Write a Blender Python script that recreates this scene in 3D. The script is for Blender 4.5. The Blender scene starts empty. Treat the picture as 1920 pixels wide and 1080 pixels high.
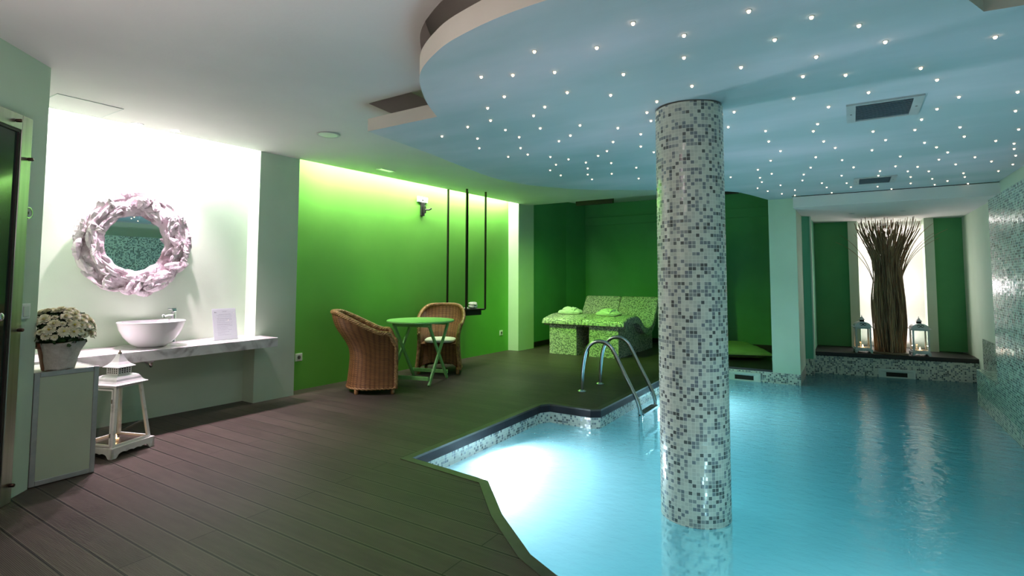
import bpy, bmesh, math, random
from math import sin, cos, pi, sqrt, radians, atan2, hypot, exp
from mathutils import Vector, Matrix, noise
from mathutils.geometry import delaunay_2d_cdt

S = bpy.context.scene
COL = S.collection
R = random.Random(7)

# ------------------------------------------------------------------ camera
FPX, SHY = 1001.8, -79.0
YAW, PITCH, ROLL = -0.56666698, 0.06179336, 0.00244079
cd = bpy.data.cameras.new('camera'); cam = bpy.data.objects.new('camera', cd); COL.objects.link(cam)
cd.sensor_width = 36.0; cd.lens = 36.0 * FPX / 1920; cd.clip_start = 0.05; cd.clip_end = 60
cd.shift_y = SHY / 1920
_f = Vector((sin(YAW) * cos(PITCH), cos(YAW) * cos(PITCH), sin(PITCH)))
_r = Vector((cos(YAW), -sin(YAW), 0)); _u = _r.cross(_f)
r2 = cos(ROLL) * _r + sin(ROLL) * _u; u2 = -sin(ROLL) * _r + cos(ROLL) * _u
cam.matrix_world = Matrix(((r2.x, u2.x, -_f.x, 0), (r2.y, u2.y, -_f.y, 0), (r2.z, u2.z, -_f.z, 1.25), (0, 0, 0, 1)))
S.camera = cam

# ------------------------------------------------------------------ world, exposure
w = bpy.data.worlds.new('world'); S.world = w; w.use_nodes = True
w.node_tree.nodes['Background'].inputs[0].default_value = (0.02, 0.022, 0.025, 1)
S.view_settings.view_transform = 'Standard'; S.view_settings.look = 'None'
S.view_settings.gamma = 1.0; S.view_settings.use_curve_mapping = False
S.view_settings.exposure = 0.0
S.cycles.use_denoising = True
S.cycles.max_bounces = 10; S.cycles.diffuse_bounces = 5; S.cycles.glossy_bounces = 4
S.cycles.transparent_max_bounces = 12; S.cycles.volume_bounces = 1
S.cycles.sample_clamp_indirect = 6.0
S.cycles.caustics_reflective = False; S.cycles.caustics_refractive = False

WATER = -0.18
CEIL = 2.55

# ------------------------------------------------------------------ lights
def light(name, kind, loc, energy, color=(1, 1, 1), size=None, size_y=None, rot=None, target=None, spot=None, blend=0.5, radius=None, spread=None):
    ld = bpy.data.lights.new(name, kind); o = bpy.data.objects.new(name, ld); COL.objects.link(o)
    ld.energy = energy; ld.color = color; o.location = loc
    if kind == 'AREA':
        ld.shape = 'RECTANGLE'; ld.size = size; ld.size_y = size_y or size
        if spread: ld.spread = radians(spread)
    if kind == 'SPOT':
        ld.spot_size = radians(spot); ld.spot_blend = blend
    if kind in ('SPOT', 'POINT'): ld.shadow_soft_size = radius or 0.03
    if target is not None:
        o.rotation_euler = (Vector(target) - Vector(loc)).to_track_quat('-Z', 'Y').to_euler()
    if rot: o.rotation_euler = rot
    return o

# strip lamps hidden in the slot between the ceiling's edge and the left walls
light('cove_lamp_white_recess', 'AREA', (-5.19, 2.2, 2.70), 85, (1.0, 0.94, 0.97), 1.9, 0.06, target=(-5.34, 2.2, 2.2))
light('cove_lamp_green_wall', 'AREA', (-5.06, 5.85, 2.72), 112, (1.0, 0.98, 0.80), 4.2, 0.05, target=(-5.22, 5.85, 2.3))
# recessed downlights over the washbasin
for _p in ((-5.06, 2.05), (-5.02, 2.33)):
    light('basin_spot', 'SPOT', (_p[0], _p[1], 2.53), 250, (1.0, 0.70, 0.88), target=(_p[0] + 0.12, _p[1], 0.6), spot=88, blend=1.0, radius=0.03)
# green downlights over the seating corner and loungers
light('green_spot', 'SPOT', (-3.73, 6.24, 2.53), 280, (0.34, 1.0, 0.08), target=(-3.80, 8.5, 0), spot=95, blend=1.0, radius=0.05)
light('green_spot', 'SPOT', (-4.71, 4.56, 2.53), 40, (0.36, 1.0, 0.10), target=(-4.45, 5.2, 0), spot=70, blend=0.9, radius=0.05)
# niche lamps behind the twig sculpture, with an unseen glow added at mid height
light('niche_spot', 'AREA', (0.50, 10.72, 2.17), 9, (1.0, 0.90, 0.90), 0.6, 0.1)
light('niche_fill', 'POINT', (0.50, 10.62, 1.15), 12, (1.0, 0.90, 0.91), radius=0.12)
light('niche_spot', 'AREA', (0.53, 10.72, 0.20), 6, (1.0, 0.88, 0.90), 0.6, 0.08, rot=(pi, 0, 0))
# unseen fill added behind the camera: one washes the ceiling, one looks down
light('ceiling_fill', 'AREA', (-1.9, -0.2, 1.3), 36, (1.0, 0.82, 0.80), 0.6, rot=(pi, 0, 0))
light('room_fill', 'AREA', (-1.2, 0.0, 2.5), 19, (1.0, 0.80, 0.78), 0.5)
# dim unseen fill added in the void to lift the gap above the canopy
light('void_fill', 'AREA', (-1.0, 3.0, 2.46), 2.2, (1.0, 0.82, 0.76), 1.0, rot=(pi, 0, 0))
# underwater lamps; the third is unseen, without a fitting, for the near right water
light('pool_lamp', 'AREA', (-2.60, 3.74, -0.42), 72, (1.0, 0.86, 0.98), 0.16, target=(0.0, 3.3, -0.9))
light('pool_lamp', 'AREA', (-2.00, 6.62, -0.42), 62, (0.9, 0.92, 1.0), 0.16, target=(0.5, 6.2, -0.9))
light('pool_lamp', 'AREA', (0.5, 2.05, -0.6), 46, (0.85, 0.92, 1.0), 0.16, target=(0.4, 5.0, -1.0))

# ------------------------------------------------------------------ materials
def mat(name, color=(0.8, 0.8, 0.8), rough=0.5, metal=0.0, spec=0.5, emit=None, estr=0.0):
    m = bpy.data.materials.new(name); m.use_nodes = True
    b = m.node_tree.nodes['Principled BSDF']
    b.inputs['Base Color'].default_value = (*color, 1); b.inputs['Roughness'].default_value = rough
    b.inputs['Metallic'].default_value = metal; b.inputs['Specular IOR Level'].default_value = spec
    if emit: b.inputs['Emission Color'].default_value = (*emit, 1); b.inputs['Emission Strength'].default_value = estr
    return m
def nd(m, t, **kw):
    n = m.node_tree.nodes.new(t)
    for k, v in kw.items(): setattr(n, k, v)
    return n
def lk(m, a, b): m.node_tree.links.new(a, b)
def bsdf(m): return m.node_tree.nodes['Principled BSDF']
def math_(m, op, a, b=None):
    n = nd(m, 'ShaderNodeMath', operation=op)
    for i, v in enumerate((a, b)):
        if v is None: continue
        if isinstance(v, (int, float)): n.inputs[i].default_value = v
        else: lk(m, v, n.inputs[i])
    return n.outputs[0]
def noisy(name, c1, c2, scale=4.0, rough=0.6, bump=0.0, bscale=40.0, metal=0.0, detail=4.0, stretch=None, spec=0.5, bdist=0.01, lo=0.35, hi=0.65):
    m = mat(name, c1, rough, metal, spec)
    tc = nd(m, 'ShaderNodeTexCoord'); src = tc.outputs['Object']
    if stretch:
        mp = nd(m, 'ShaderNodeMapping'); mp.inputs['Scale'].default_value = stretch; lk(m, src, mp.inputs[0]); src = mp.outputs[0]
    n = nd(m, 'ShaderNodeTexNoise'); n.inputs['Scale'].default_value = scale; n.inputs['Detail'].default_value = detail; lk(m, src, n.inputs['Vector'])
    cr = nd(m, 'ShaderNodeValToRGB'); cr.color_ramp.elements[0].color = (*c1, 1); cr.color_ramp.elements[1].color = (*c2, 1)
    cr.color_ramp.elements[0].position = lo; cr.color_ramp.elements[1].position = hi
    lk(m, n.outputs['Fac'], cr.inputs[0]); lk(m, cr.outputs[0], bsdf(m).inputs['Base Color'])
    if bump:
        n2 = nd(m, 'ShaderNodeTexNoise'); n2.inputs['Scale'].default_value = bscale; n2.inputs['Detail'].default_value = 3; lk(m, src, n2.inputs['Vector'])
        bp = nd(m, 'ShaderNodeBump'); bp.inputs['Strength'].default_value = bump; bp.inputs['Distance'].default_value = bdist
        lk(m, n2.outputs['Fac'], bp.inputs['Height']); lk(m, bp.outputs[0], bsdf(m).inputs['Normal'])
    return m

def mosaic(name, pitch=0.022, shift=0.0, pale=0.60, tint=(1, 1, 1), jitter=0.10):
    m = mat(name, rough=0.2)
    T = lambda c: (c[0] * tint[0], c[1] * tint[1], c[2] * tint[2], 1)
    uv = nd(m, 'ShaderNodeUVMap')
    sc = nd(m, 'ShaderNodeVectorMath', operation='SCALE'); lk(m, uv.outputs[0], sc.inputs[0]); sc.inputs['Scale'].default_value = 1 / pitch
    fl = nd(m, 'ShaderNodeVectorMath', operation='FLOOR'); lk(m, sc.outputs[0], fl.inputs[0])
    fr = nd(m, 'ShaderNodeVectorMath', operation='FRACTION'); lk(m, sc.outputs[0], fr.inputs[0])
    ad = nd(m, 'ShaderNodeVectorMath', operation='ADD'); lk(m, fl.outputs[0], ad.inputs[0]); ad.inputs[1].default_value = (shift + 0.5, 0.5, 0.5)
    wn = nd(m, 'ShaderNodeTexWhiteNoise', noise_dimensions='2D'); lk(m, ad.outputs[0], wn.inputs['Vector'])
    cr = nd(m, 'ShaderNodeValToRGB'); cr.color_ramp.interpolation = 'CONSTANT'
    e = cr.color_ramp.elements
    e[0].position = 0; e[0].color = T((0.66, 0.64, 0.56)); e[1].position = pale * 0.5; e[1].color = T((0.58, 0.565, 0.50))
    for p, c in ((pale, (0.30, 0.305, 0.30)), (pale + 0.13, (0.21, 0.22, 0.24)), (pale + 0.27, (0.115, 0.115, 0.112))):
        q = e.new(p); q.color = T(c)
    lk(m, wn.outputs['Value'], cr.inputs[0])
    sx = nd(m, 'ShaderNodeSeparateXYZ'); lk(m, fr.outputs[0], sx.inputs[0])
    def edge(o):
        a = math_(m, 'SUBTRACT', o, 0.5); a = math_(m, 'ABSOLUTE', a); return a
    mx = math_(m, 'MAXIMUM', edge(sx.outputs[0]), edge(sx.outputs[1]))
    gr = math_(m, 'GREATER_THAN', mx, 0.445)
    mix = nd(m, 'ShaderNodeMix', data_type='RGBA'); lk(m, gr, mix.inputs['Factor']); lk(m, cr.outputs[0], mix.inputs['A']); mix.inputs['B'].default_value = T((0.72, 0.70, 0.62))
    lk(m, mix.outputs['Result'], bsdf(m).inputs['Base Color'])
    rr = math_(m, 'MULTIPLY_ADD', gr, 0.5); m.node_tree.nodes[-1].inputs[2].default_value = 0.16
    lk(m, rr, bsdf(m).inputs['Roughness'])
    # every tile sits at its own slight tilt
    geo = nd(m, 'ShaderNodeNewGeometry')
    s1 = nd(m, 'ShaderNodeVectorMath', operation='SUBTRACT'); lk(m, wn.outputs['Color'], s1.inputs[0]); s1.inputs[1].default_value = (0.5, 0.5, 0.5)
    s2 = nd(m, 'ShaderNodeVectorMath', operation='SCALE'); lk(m, s1.outputs[0], s2.inputs[0]); s2.inputs['Scale'].default_value = jitter
    s3 = nd(m, 'ShaderNodeVectorMath', operation='ADD'); lk(m, s2.outputs[0], s3.inputs[0]); lk(m, geo.outputs['Normal'], s3.inputs[1])
    s4 = nd(m, 'ShaderNodeVectorMath', operation='NORMALIZE'); lk(m, s3.outputs[0], s4.inputs[0])
    lk(m, s4.outputs[0], bsdf(m).inputs['Normal'])
    return m

def deck_material():
    m = mat('dark composite decking', rough=0.45, spec=0.28)
    g = nd(m, 'ShaderNodeNewGeometry'); sp = nd(m, 'ShaderNodeSeparateXYZ'); lk(m, g.outputs['Position'], sp.inputs[0])
    v = math_(m, 'SUBTRACT', sp.outputs[1], 1.095); v = math_(m, 'DIVIDE', v, 0.1446)
    idx = math_(m, 'FLOOR', v); fr = math_(m, 'FRACT', v)
    a = math_(m, 'ABSOLUTE', math_(m, 'SUBTRACT', fr, 0.5))
    seam = math_(m, 'GREATER_THAN', a, 0.465)
    band = math_(m, 'GREATER_THAN', a, 0.42)
    # butt joints every other board at x = -2.71 and every 2.4 m
    par = math_(m, 'MODULO', math_(m, 'ADD', idx, 100.0), 2.0)
    xo = math_(m, 'ADD', sp.outputs[0], math_(m, 'MULTIPLY_ADD', par, 1.2)); m.node_tree.nodes[-2 if False else -1]
    xo = math_(m, 'ADD', sp.outputs[0], math_(m, 'ADD', math_(m, 'MULTIPLY', par, 1.2), 2.71 + 24.0))
    xm = math_(m, 'FRACT', math_(m, 'DIVIDE', xo, 2.4))
    jn = math_(m, 'LESS_THAN', xm, 0.0022)
    dark = math_(m, 'MAXIMUM', seam, jn)
    wn = nd(m, 'ShaderNodeTexWhiteNoise', noise_dimensions='2D')
    cmb = nd(m, 'ShaderNodeCombineXYZ'); lk(m, idx, cmb.inputs[0]); lk(m, math_(m, 'FLOOR', math_(m, 'DIVIDE', xo, 2.4)), cmb.inputs[1]); lk(m, cmb.outputs[0], wn.inputs['Vector'])
    mp = nd(m, 'ShaderNodeMapping'); mp.inputs['Scale'].default_value = (1.2, 9, 1); lk(m, g.outputs['Position'], mp.inputs[0])
    n1 = nd(m, 'ShaderNodeTexNoise'); n1.inputs['Scale'].default_value = 3; n1.inputs['Detail'].default_value = 6; lk(m, mp.outputs[0], n1.inputs['Vector'])
    n2 = nd(m, 'ShaderNodeTexNoise'); n2.inputs['Scale'].default_value = 1.7; n2.inputs['Detail'].default_value = 5; lk(m, g.outputs['Position'], n2.inputs['Vector'])
    f = math_(m, 'ADD', math_(m, 'MULTIPLY', n1.outputs['Fac'], 0.6), math_(m, 'MULTIPLY', n2.outputs['Fac'], 0.6))
    f = math_(m, 'ADD', f, math_(m, 'MULTIPLY', wn.outputs['Value'], 0.22))
    cr = nd(m, 'ShaderNodeValToRGB'); e = cr.color_ramp.elements
    e[0].position = 0.42; e[0].color = (0.038, 0.030, 0.025, 1); e[1].position = 0.95; e[1].color = (0.085, 0.066, 0.055, 1)
    lk(m, f, cr.inputs[0])
    m1 = nd(m, 'ShaderNodeMix', data_type='RGBA'); lk(m, math_(m, 'MULTIPLY', band, 0.35), m1.inputs['Factor']); lk(m, cr.outputs[0], m1.inputs['A']); m1.inputs['B'].default_value = (0.15, 0.135, 0.105, 1)
    m2 = nd(m, 'ShaderNodeMix', data_type='RGBA'); lk(m, dark, m2.inputs['Factor']); lk(m, m1.outputs['Result'], m2.inputs['A']); m2.inputs['B'].default_value = (0.006, 0.005, 0.004, 1)
    lk(m, m2.outputs['Result'], bsdf(m).inputs['Base Color'])
    # fine ribs running along the boards, and the open gaps
    rb = math_(m, 'SINE', math_(m, 'MULTIPLY', sp.outputs[1], 2 * pi / 0.0065))
    h = math_(m, 'ADD', math_(m, 'MULTIPLY', rb, 0.0006), math_(m, 'MULTIPLY', dark, -0.006))
    h = math_(m, 'ADD', h, math_(m, 'MULTIPLY', n1.outputs['Fac'], 0.0015))
    bp = nd(m, 'ShaderNodeBump'); bp.inputs['Strength'].default_value = 0.55; bp.inputs['Distance'].default_value = 1.0
    lk(m, h, bp.inputs['Height']); lk(m, bp.outputs[0], bsdf(m).inputs['Normal'])
    return m

def glassmat(name, tint=(0.95, 0.98, 0.96), refl=0.5):
    m = bpy.data.materials.new(name); m.use_nodes = True; nt = m.node_tree; nt.nodes.clear()
    out = nd(m, 'ShaderNodeOutputMaterial'); tr = nd(m, 'ShaderNodeBsdfTransparent'); gl = nd(m, 'ShaderNodeBsdfGlossy'); mx = nd(m, 'ShaderNodeMixShader')
    lw = nd(m, 'ShaderNodeLayerWeight'); tr.inputs[0].default_value = (*tint, 1); gl.inputs['Roughness'].default_value = 0.02
    lk(m, math_(m, 'ADD', math_(m, 'MULTIPLY', math_(m, 'POWER', lw.outputs['Facing'], 4.0), refl), 0.03), mx.inputs[0]); lk(m, tr.outputs[0], mx.inputs[1]); lk(m, gl.outputs[0], mx.inputs[2]); lk(m, mx.outputs[0], out.inputs[0])
    return m

def watermat():
    m = bpy.data.materials.new('pool water'); m.use_nodes = True; nt = m.node_tree; nt.nodes.clear()
    out = nd(m, 'ShaderNodeOutputMaterial'); tr = nd(m, 'ShaderNodeBsdfTransparent'); gl = nd(m, 'ShaderNodeBsdfGlossy'); mx = nd(m, 'ShaderNodeMixShader')
    fr = nd(m, 'ShaderNodeFresnel'); fr.inputs[0].default_value = 1.33
    gl.inputs['Roughness'].default_value = 0.08
    g = nd(m, 'ShaderNodeNewGeometry'); mp = nd(m, 'ShaderNodeMapping'); mp.inputs['Scale'].default_value = (1, 1.4, 1); lk(m, g.outputs['Position'], mp.inputs[0])
    n1 = nd(m, 'ShaderNodeTexNoise'); n1.inputs['Scale'].default_value = 9; n1.inputs['Detail'].default_value = 4; n1.inputs['Roughness'].default_value = 0.6; lk(m, mp.outputs[0], n1.inputs['Vector'])
    bp = nd(m, 'ShaderNodeBump'); bp.inputs['Strength'].default_value = 0.28; bp.inputs['Distance'].default_value = 0.03
    lk(m, n1.outputs['Fac'], bp.inputs['Height']); lk(m, bp.outputs[0], gl.inputs['Normal']); lk(m, bp.outputs[0], fr.inputs['Normal'])
    tr.inputs[0].default_value = (0.97, 0.99, 1.0, 1)
    tl = nd(m, 'ShaderNodeBsdfTranslucent'); tl.inputs[0].default_value = (0.50, 0.96, 1.0, 1); m2 = nd(m, 'ShaderNodeMixShader'); m2.inputs[0].default_value = 0.38; lk(m, tr.outputs[0], m2.inputs[1]); lk(m, tl.outputs[0], m2.inputs[2])
    lk(m, fr.outputs[0], mx.inputs[0]); lk(m, m2.outputs[0], mx.inputs[1]); lk(m, gl.outputs[0], mx.inputs[2]); lk(m, mx.outputs[0], out.inputs['Surface'])
    va = nd(m, 'ShaderNodeVolumeAbsorption'); va.inputs['Color'].default_value = (0.0, 0.81, 0.90, 1); va.inputs['Density'].default_value = 0.52
    vs = nd(m, 'ShaderNodeVolumeScatter'); vs.inputs['Color'].default_value = (0.85, 0.93, 1, 1); vs.inputs['Density'].default_value = 0.60; vs.inputs['Anisotropy'].default_value = 0.2
    ad = nd(m, 'ShaderNodeAddShader'); lk(m, va.outputs[0], ad.inputs[0]); lk(m, vs.outputs[0], ad.inputs[1]); lk(m, ad.outputs[0], out.inputs['Volume'])
    return m

def wickermat():
    m = mat('woven brown wicker', rough=0.5, spec=0.3)
    uv = nd(m, 'ShaderNodeUVMap'); sp = nd(m, 'ShaderNodeSeparateXYZ'); lk(m, uv.outputs[0], sp.inputs[0])
    P = 0.048; Q = 0.0105
    u = math_(m, 'DIVIDE', sp.outputs[0], P); v = math_(m, 'DIVIDE', sp.outputs[1], Q)
    row = math_(m, 'FLOOR', v)
    ph = math_(m, 'MULTIPLY', math_(m, 'MODULO', math_(m, 'ADD', row, 200.0), 2.0), pi)
    weave = math_(m, 'COSINE', math_(m, 'ADD', math_(m, 'MULTIPLY', u, pi), ph))
    strand = math_(m, 'SINE', math_(m, 'MULTIPLY', math_(m, 'FRACT', v), pi))
    stake = math_(m, 'POWER', math_(m, 'ABSOLUTE', math_(m, 'COSINE', math_(m, 'MULTIPLY', u, pi))), 0.7)
    h = math_(m, 'MULTIPLY', strand, math_(m, 'MULTIPLY_ADD', weave, 0.25)); m.node_tree.nodes[-2].inputs[2].default_value = 0.0
    h = math_(m, 'MULTIPLY', strand, math_(m, 'ADD', math_(m, 'MULTIPLY', weave, 0.2), math_(m, 'ADD', math_(m, 'MULTIPLY', stake, 0.6), 0.35)))
    n = nd(m, 'ShaderNodeTexNoise'); n.inputs['Scale'].default_value = 9; n.inputs['Detail'].default_value = 6; lk(m, uv.outputs[0], n.inputs['Vector'])
    wn = nd(m, 'ShaderNodeTexWhiteNoise', noise_dimensions='1D'); lk(m, row, wn.inputs['W'])
    f = math_(m, 'ADD', math_(m, 'MULTIPLY', h, 0.75), math_(m, 'MULTIPLY', math_(m, 'ADD', n.outputs['Fac'], math_(m, 'MULTIPLY', wn.outputs['Value'], 0.5)), 0.32))
    cr = nd(m, 'ShaderNodeValToRGB'); e = cr.color_ramp.elements
    e[0].position = 0.15; e[0].color = (0.03, 0.011, 0.005, 1); e[1].position = 1.05; e[1].color = (0.42, 0.20, 0.07, 1)
    q = e.new(0.6); q.color = (0.20, 0.080, 0.028, 1)
    lk(m, f, cr.inputs[0]); lk(m, cr.outputs[0], bsdf(m).inputs['Base Color'])
    bp = nd(m, 'ShaderNodeBump'); bp.inputs['Strength'].default_value = 0.9; bp.inputs['Distance'].default_value = 0.006
    lk(m, h, bp.inputs['Height']); lk(m, bp.outputs[0], bsdf(m).inputs['Normal'])
    return m

M = {}
M['mint'] = noisy('pale mint wall paint', (0.52, 0.64, 0.50), (0.58, 0.70, 0.56), 1.5, 0.75, 0.04, 90, detail=5)
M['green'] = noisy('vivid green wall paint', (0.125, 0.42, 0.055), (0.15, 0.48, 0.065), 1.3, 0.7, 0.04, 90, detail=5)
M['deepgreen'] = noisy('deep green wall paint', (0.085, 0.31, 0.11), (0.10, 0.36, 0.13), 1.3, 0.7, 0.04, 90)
M['jamb'] = noisy('jamb tone with painted light', (0.13, 0.42, 0.26), (0.15, 0.46, 0.29), 1.3, 0.7, 0.1, 60)  # between mint and deep green: light on the jamb put into its colour
M['ceil'] = noisy('white ceiling plaster', (0.66, 0.64, 0.63), (0.72, 0.70, 0.69), 1.1, 0.8, 0.12, 30)
M['canopy'] = noisy('pale blue ceiling paint with soft cloud patches', (0.50, 0.58, 0.60), (0.76, 0.72, 0.78), 0.9, 0.8, 0.05, 40, detail=6, stretch=(0.6, 1.6, 1), lo=0.42, hi=0.72)
M['canopyside'] = noisy('cream plaster edge', (0.62, 0.57, 0.52), (0.68, 0.63, 0.58), 2, 0.8, 0.1)
M['deck'] = deck_material()
M['mosaic'] = mosaic('grey and cream glass mosaic')
M['mosaic_bed'] = mosaic('fine glass mosaic', 0.0165, 31, 0.50)
M['mosaic_wall'] = mosaic('blue grey glass mosaic', 0.022, 77, 0.50, (0.66, 0.82, 0.78), 0.05)
M['basin'] = noisy('pale blue pool floor', (0.55, 0.70, 0.72), (0.62, 0.76, 0.78), 3, 0.6)
M['coping'] = noisy('black composite coping', (0.010, 0.009, 0.014), (0.02, 0.017, 0.024), 6, 0.55, spec=0.25)
M['copingtop'] = noisy('dark composite edging', (0.045, 0.042, 0.032), (0.07, 0.06, 0.05), 8, 0.4)
M['black'] = noisy('black stone', (0.012, 0.010, 0.010), (0.022, 0.018, 0.018), 5, 0.45, 0.1)
M['marble'] = None
M['steel'] = mat('polished steel', (0.62, 0.63, 0.65), 0.18, 1.0)
M['brushed'] = noisy('brushed steel', (0.42, 0.43, 0.40), (0.55, 0.55, 0.52), 30, 0.32, metal=1.0, stretch=(1, 1, 0.05))
M['alu'] = noisy('satin aluminium edging', (0.36, 0.38, 0.38), (0.42, 0.44, 0.43), 20, 0.4, metal=0.4)
M['bolt'] = mat('dark bronze bolt', (0.10, 0.06, 0.05), 0.3, 1.0)
M['darkglass'] = mat('dark tinted glass', (0.02, 0.035, 0.028), 0.08, 0, 0.6)
M['rubber'] = mat('dark rubber seal', (0.015, 0.012, 0.012), 0.6)
M['porcelain'] = mat('white glazed porcelain', (0.82, 0.80, 0.82), 0.08)
M['chrome'] = mat('chrome', (0.75, 0.76, 0.78), 0.06, 1.0)
M['cablaminate'] = noisy('pale green laminate', (0.42, 0.50, 0.37), (0.46, 0.54, 0.41), 3, 0.45)
M['white'] = mat('white plastic', (0.80, 0.80, 0.78), 0.35)
M['grayslot'] = mat('socket holes', (0.08, 0.08, 0.08), 0.5)
M['blackmetal'] = mat('black painted metal', (0.02, 0.018, 0.012), 0.4, 0.3)
M['blackplastic'] = mat('black plastic', (0.015, 0.015, 0.017), 0.4)
M['wicker'] = wickermat()
M['cushion'] = noisy('white cotton cushion', (0.80, 0.80, 0.72), (0.85, 0.85, 0.78), 20, 0.9, 0.2, 200)
M['tablegreen'] = noisy('pale green painted wood', (0.24, 0.56, 0.17), (0.29, 0.62, 0.20), 8, 0.45, 0.15, 60, stretch=(1, 8, 1))
M['terry'] = noisy('white terry cloth', (0.74, 0.76, 0.72), (0.82, 0.83, 0.80), 40, 0.95, 0.5, 350)
M['pillow'] = noisy('olive green satin', (0.22, 0.34, 0.10), (0.28, 0.42, 0.13), 6, 0.5, 0.3, 12, stretch=(1, 4, 1))
M['piping'] = mat('black piping cord', (0.01, 0.01, 0.01), 0.6)
M['twig'] = noisy('brown dried twig', (0.18, 0.10, 0.05), (0.44, 0.27, 0.145), 12, 0.7, 0.4, 90, stretch=(1, 1, 0.3))
M['wood'] = noisy('brown wooden base', (0.14, 0.08, 0.04), (0.20, 0.12, 0.06), 10, 0.5)
M['drift'] = noisy('whitewashed driftwood', (0.25, 0.19, 0.20), (0.66, 0.60, 0.62), 7, 0.75, 0.8, 45, stretch=(1, 1, 1), lo=0.36, hi=0.5)
M['mirror'] = mat('mirror glass', (0.86, 0.9, 0.88), 0.01, 1.0)
M['lanternwhite'] = noisy('worn white painted wood', (0.50, 0.47, 0.45), (0.72, 0.70, 0.68), 14, 0.55, 0.3, 60, lo=0.30, hi=0.42)
M['lanterngrey'] = noisy('grey white painted lantern metal', (0.46, 0.50, 0.50), (0.60, 0.63, 0.62), 10, 0.5)
M['lanternroof'] = noisy('weathered pale metal', (0.55, 0.55, 0.55), (0.75, 0.74, 0.75), 9, 0.35, metal=0.3)
M['pierced'] = mat('tarnished metal', (0.22, 0.18, 0.13), 0.5, 0.5)
M['hole'] = mat('dark holes', (0.015, 0.012, 0.01), 0.8)
M['glass'] = glassmat('clear lantern glass')
M['tray'] = mat('dark lantern tray', (0.06, 0.045, 0.05), 0.2)
M['wax'] = mat('candle wax', (0.9, 0.8, 0.7), 0.5, emit=(1, 0.5, 0.25), estr=0.6)
M['flame'] = mat('candle flame', (1, 0.7, 0.4), 0.5, emit=(1.0, 0.55, 0.25), estr=14)
M['terracotta'] = noisy('terracotta', (0.26, 0.10, 0.06), (0.32, 0.13, 0.08), 12, 0.7)
M['paperwrap'] = noisy('grey white paper wrapping', (0.50, 0.46, 0.42), (0.62, 0.58, 0.54), 30, 0.8, 0.5, 60)
M['leaf'] = noisy('dark green leaf', (0.012, 0.045, 0.012), (0.03, 0.09, 0.02), 30, 0.5)
M['petal'] = noisy('cream white petal', (0.74, 0.74, 0.50), (0.88, 0.87, 0.72), 14, 0.7)
M['pistil'] = mat('yellow flower centre', (0.62, 0.55, 0.10), 0.7)
M['paper'] = mat('white printed paper', (0.86, 0.84, 0.90), 0.4)
_m = M['paper']; _t = nd(_m, 'ShaderNodeBsdfTranslucent'); _t.inputs[0].default_value = (0.86, 0.84, 0.90, 1); _x = nd(_m, 'ShaderNodeMixShader'); _x.inputs[0].default_value = 0.5
_o = next(q for q in _m.node_tree.nodes if q.type == 'OUTPUT_MATERIAL'); lk(_m, bsdf(_m).outputs[0], _x.inputs[1]); lk(_m, _t.outputs[0], _x.inputs[2]); lk(_m, _x.outputs[0], _o.inputs[0])
M['ink'] = mat('grey print', (0.45, 0.43, 0.50), 0.6)
M['inkdark'] = mat('dark print', (0.05, 0.04, 0.06), 0.6)
M['star'] = mat('lit star lens', (1, 0.9, 0.8), 0.3, emit=(1.0, 0.70, 0.42), estr=7)
M['star'].cycles.emission_sampling = 'NONE'
M['poollens'] = mat('lit pool lamp lens', (1, 1, 1), 0.3, emit=(0.95, 0.95, 1.0), estr=60)
M['poollens'].cycles.emission_sampling = 'NONE'
M['ventmetal'] = noisy('grey vent frame', (0.42, 0.46, 0.46), (0.48, 0.52, 0.52), 8, 0.4)
M['ventdark'] = mat('dark vent louvres', (0.12, 0.16, 0.19), 0.5)
M['speaker'] = mat('white speaker grille', (0.62, 0.60, 0.60), 0.6)
M['lamplens'] = mat('lit downlight lens', (1, 1, 1), 0.3, emit=(1.0, 0.93, 0.95), estr=6)
M['greenlens'] = mat('lit green downlight lens', (0.6, 1, 0.5), 0.3, emit=(0.5, 1.0, 0.35), estr=1.2)
M['skimmer'] = mat('pale plastic skimmer', (0.62, 0.66, 0.62), 0.4)
def marble():
    m = mat('white and grey marble', rough=0.12)
    tc = nd(m, 'ShaderNodeTexCoord'); n = nd(m, 'ShaderNodeTexNoise'); n.inputs['Scale'].default_value = 3.2; n.inputs['Detail'].default_value = 8; n.inputs['Distortion'].default_value = 1.6
    lk(m, tc.outputs['Object'], n.inputs['Vector'])
    cr = nd(m, 'ShaderNodeValToRGB'); e = cr.color_ramp.elements
    e[0].position = 0.36; e[0].color = (0.40, 0.35, 0.36, 1); e[1].position = 0.56; e[1].color = (0.80, 0.77, 0.78, 1); q = e.new(0.46); q.color = (0.68, 0.64, 0.65, 1)
    lk(m, n.outputs['Fac'], cr.inputs[0]); lk(m, cr.outputs[0], bsdf(m).inputs['Base Color']); return m
M['marble'] = marble()
M['water'] = watermat()

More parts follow.
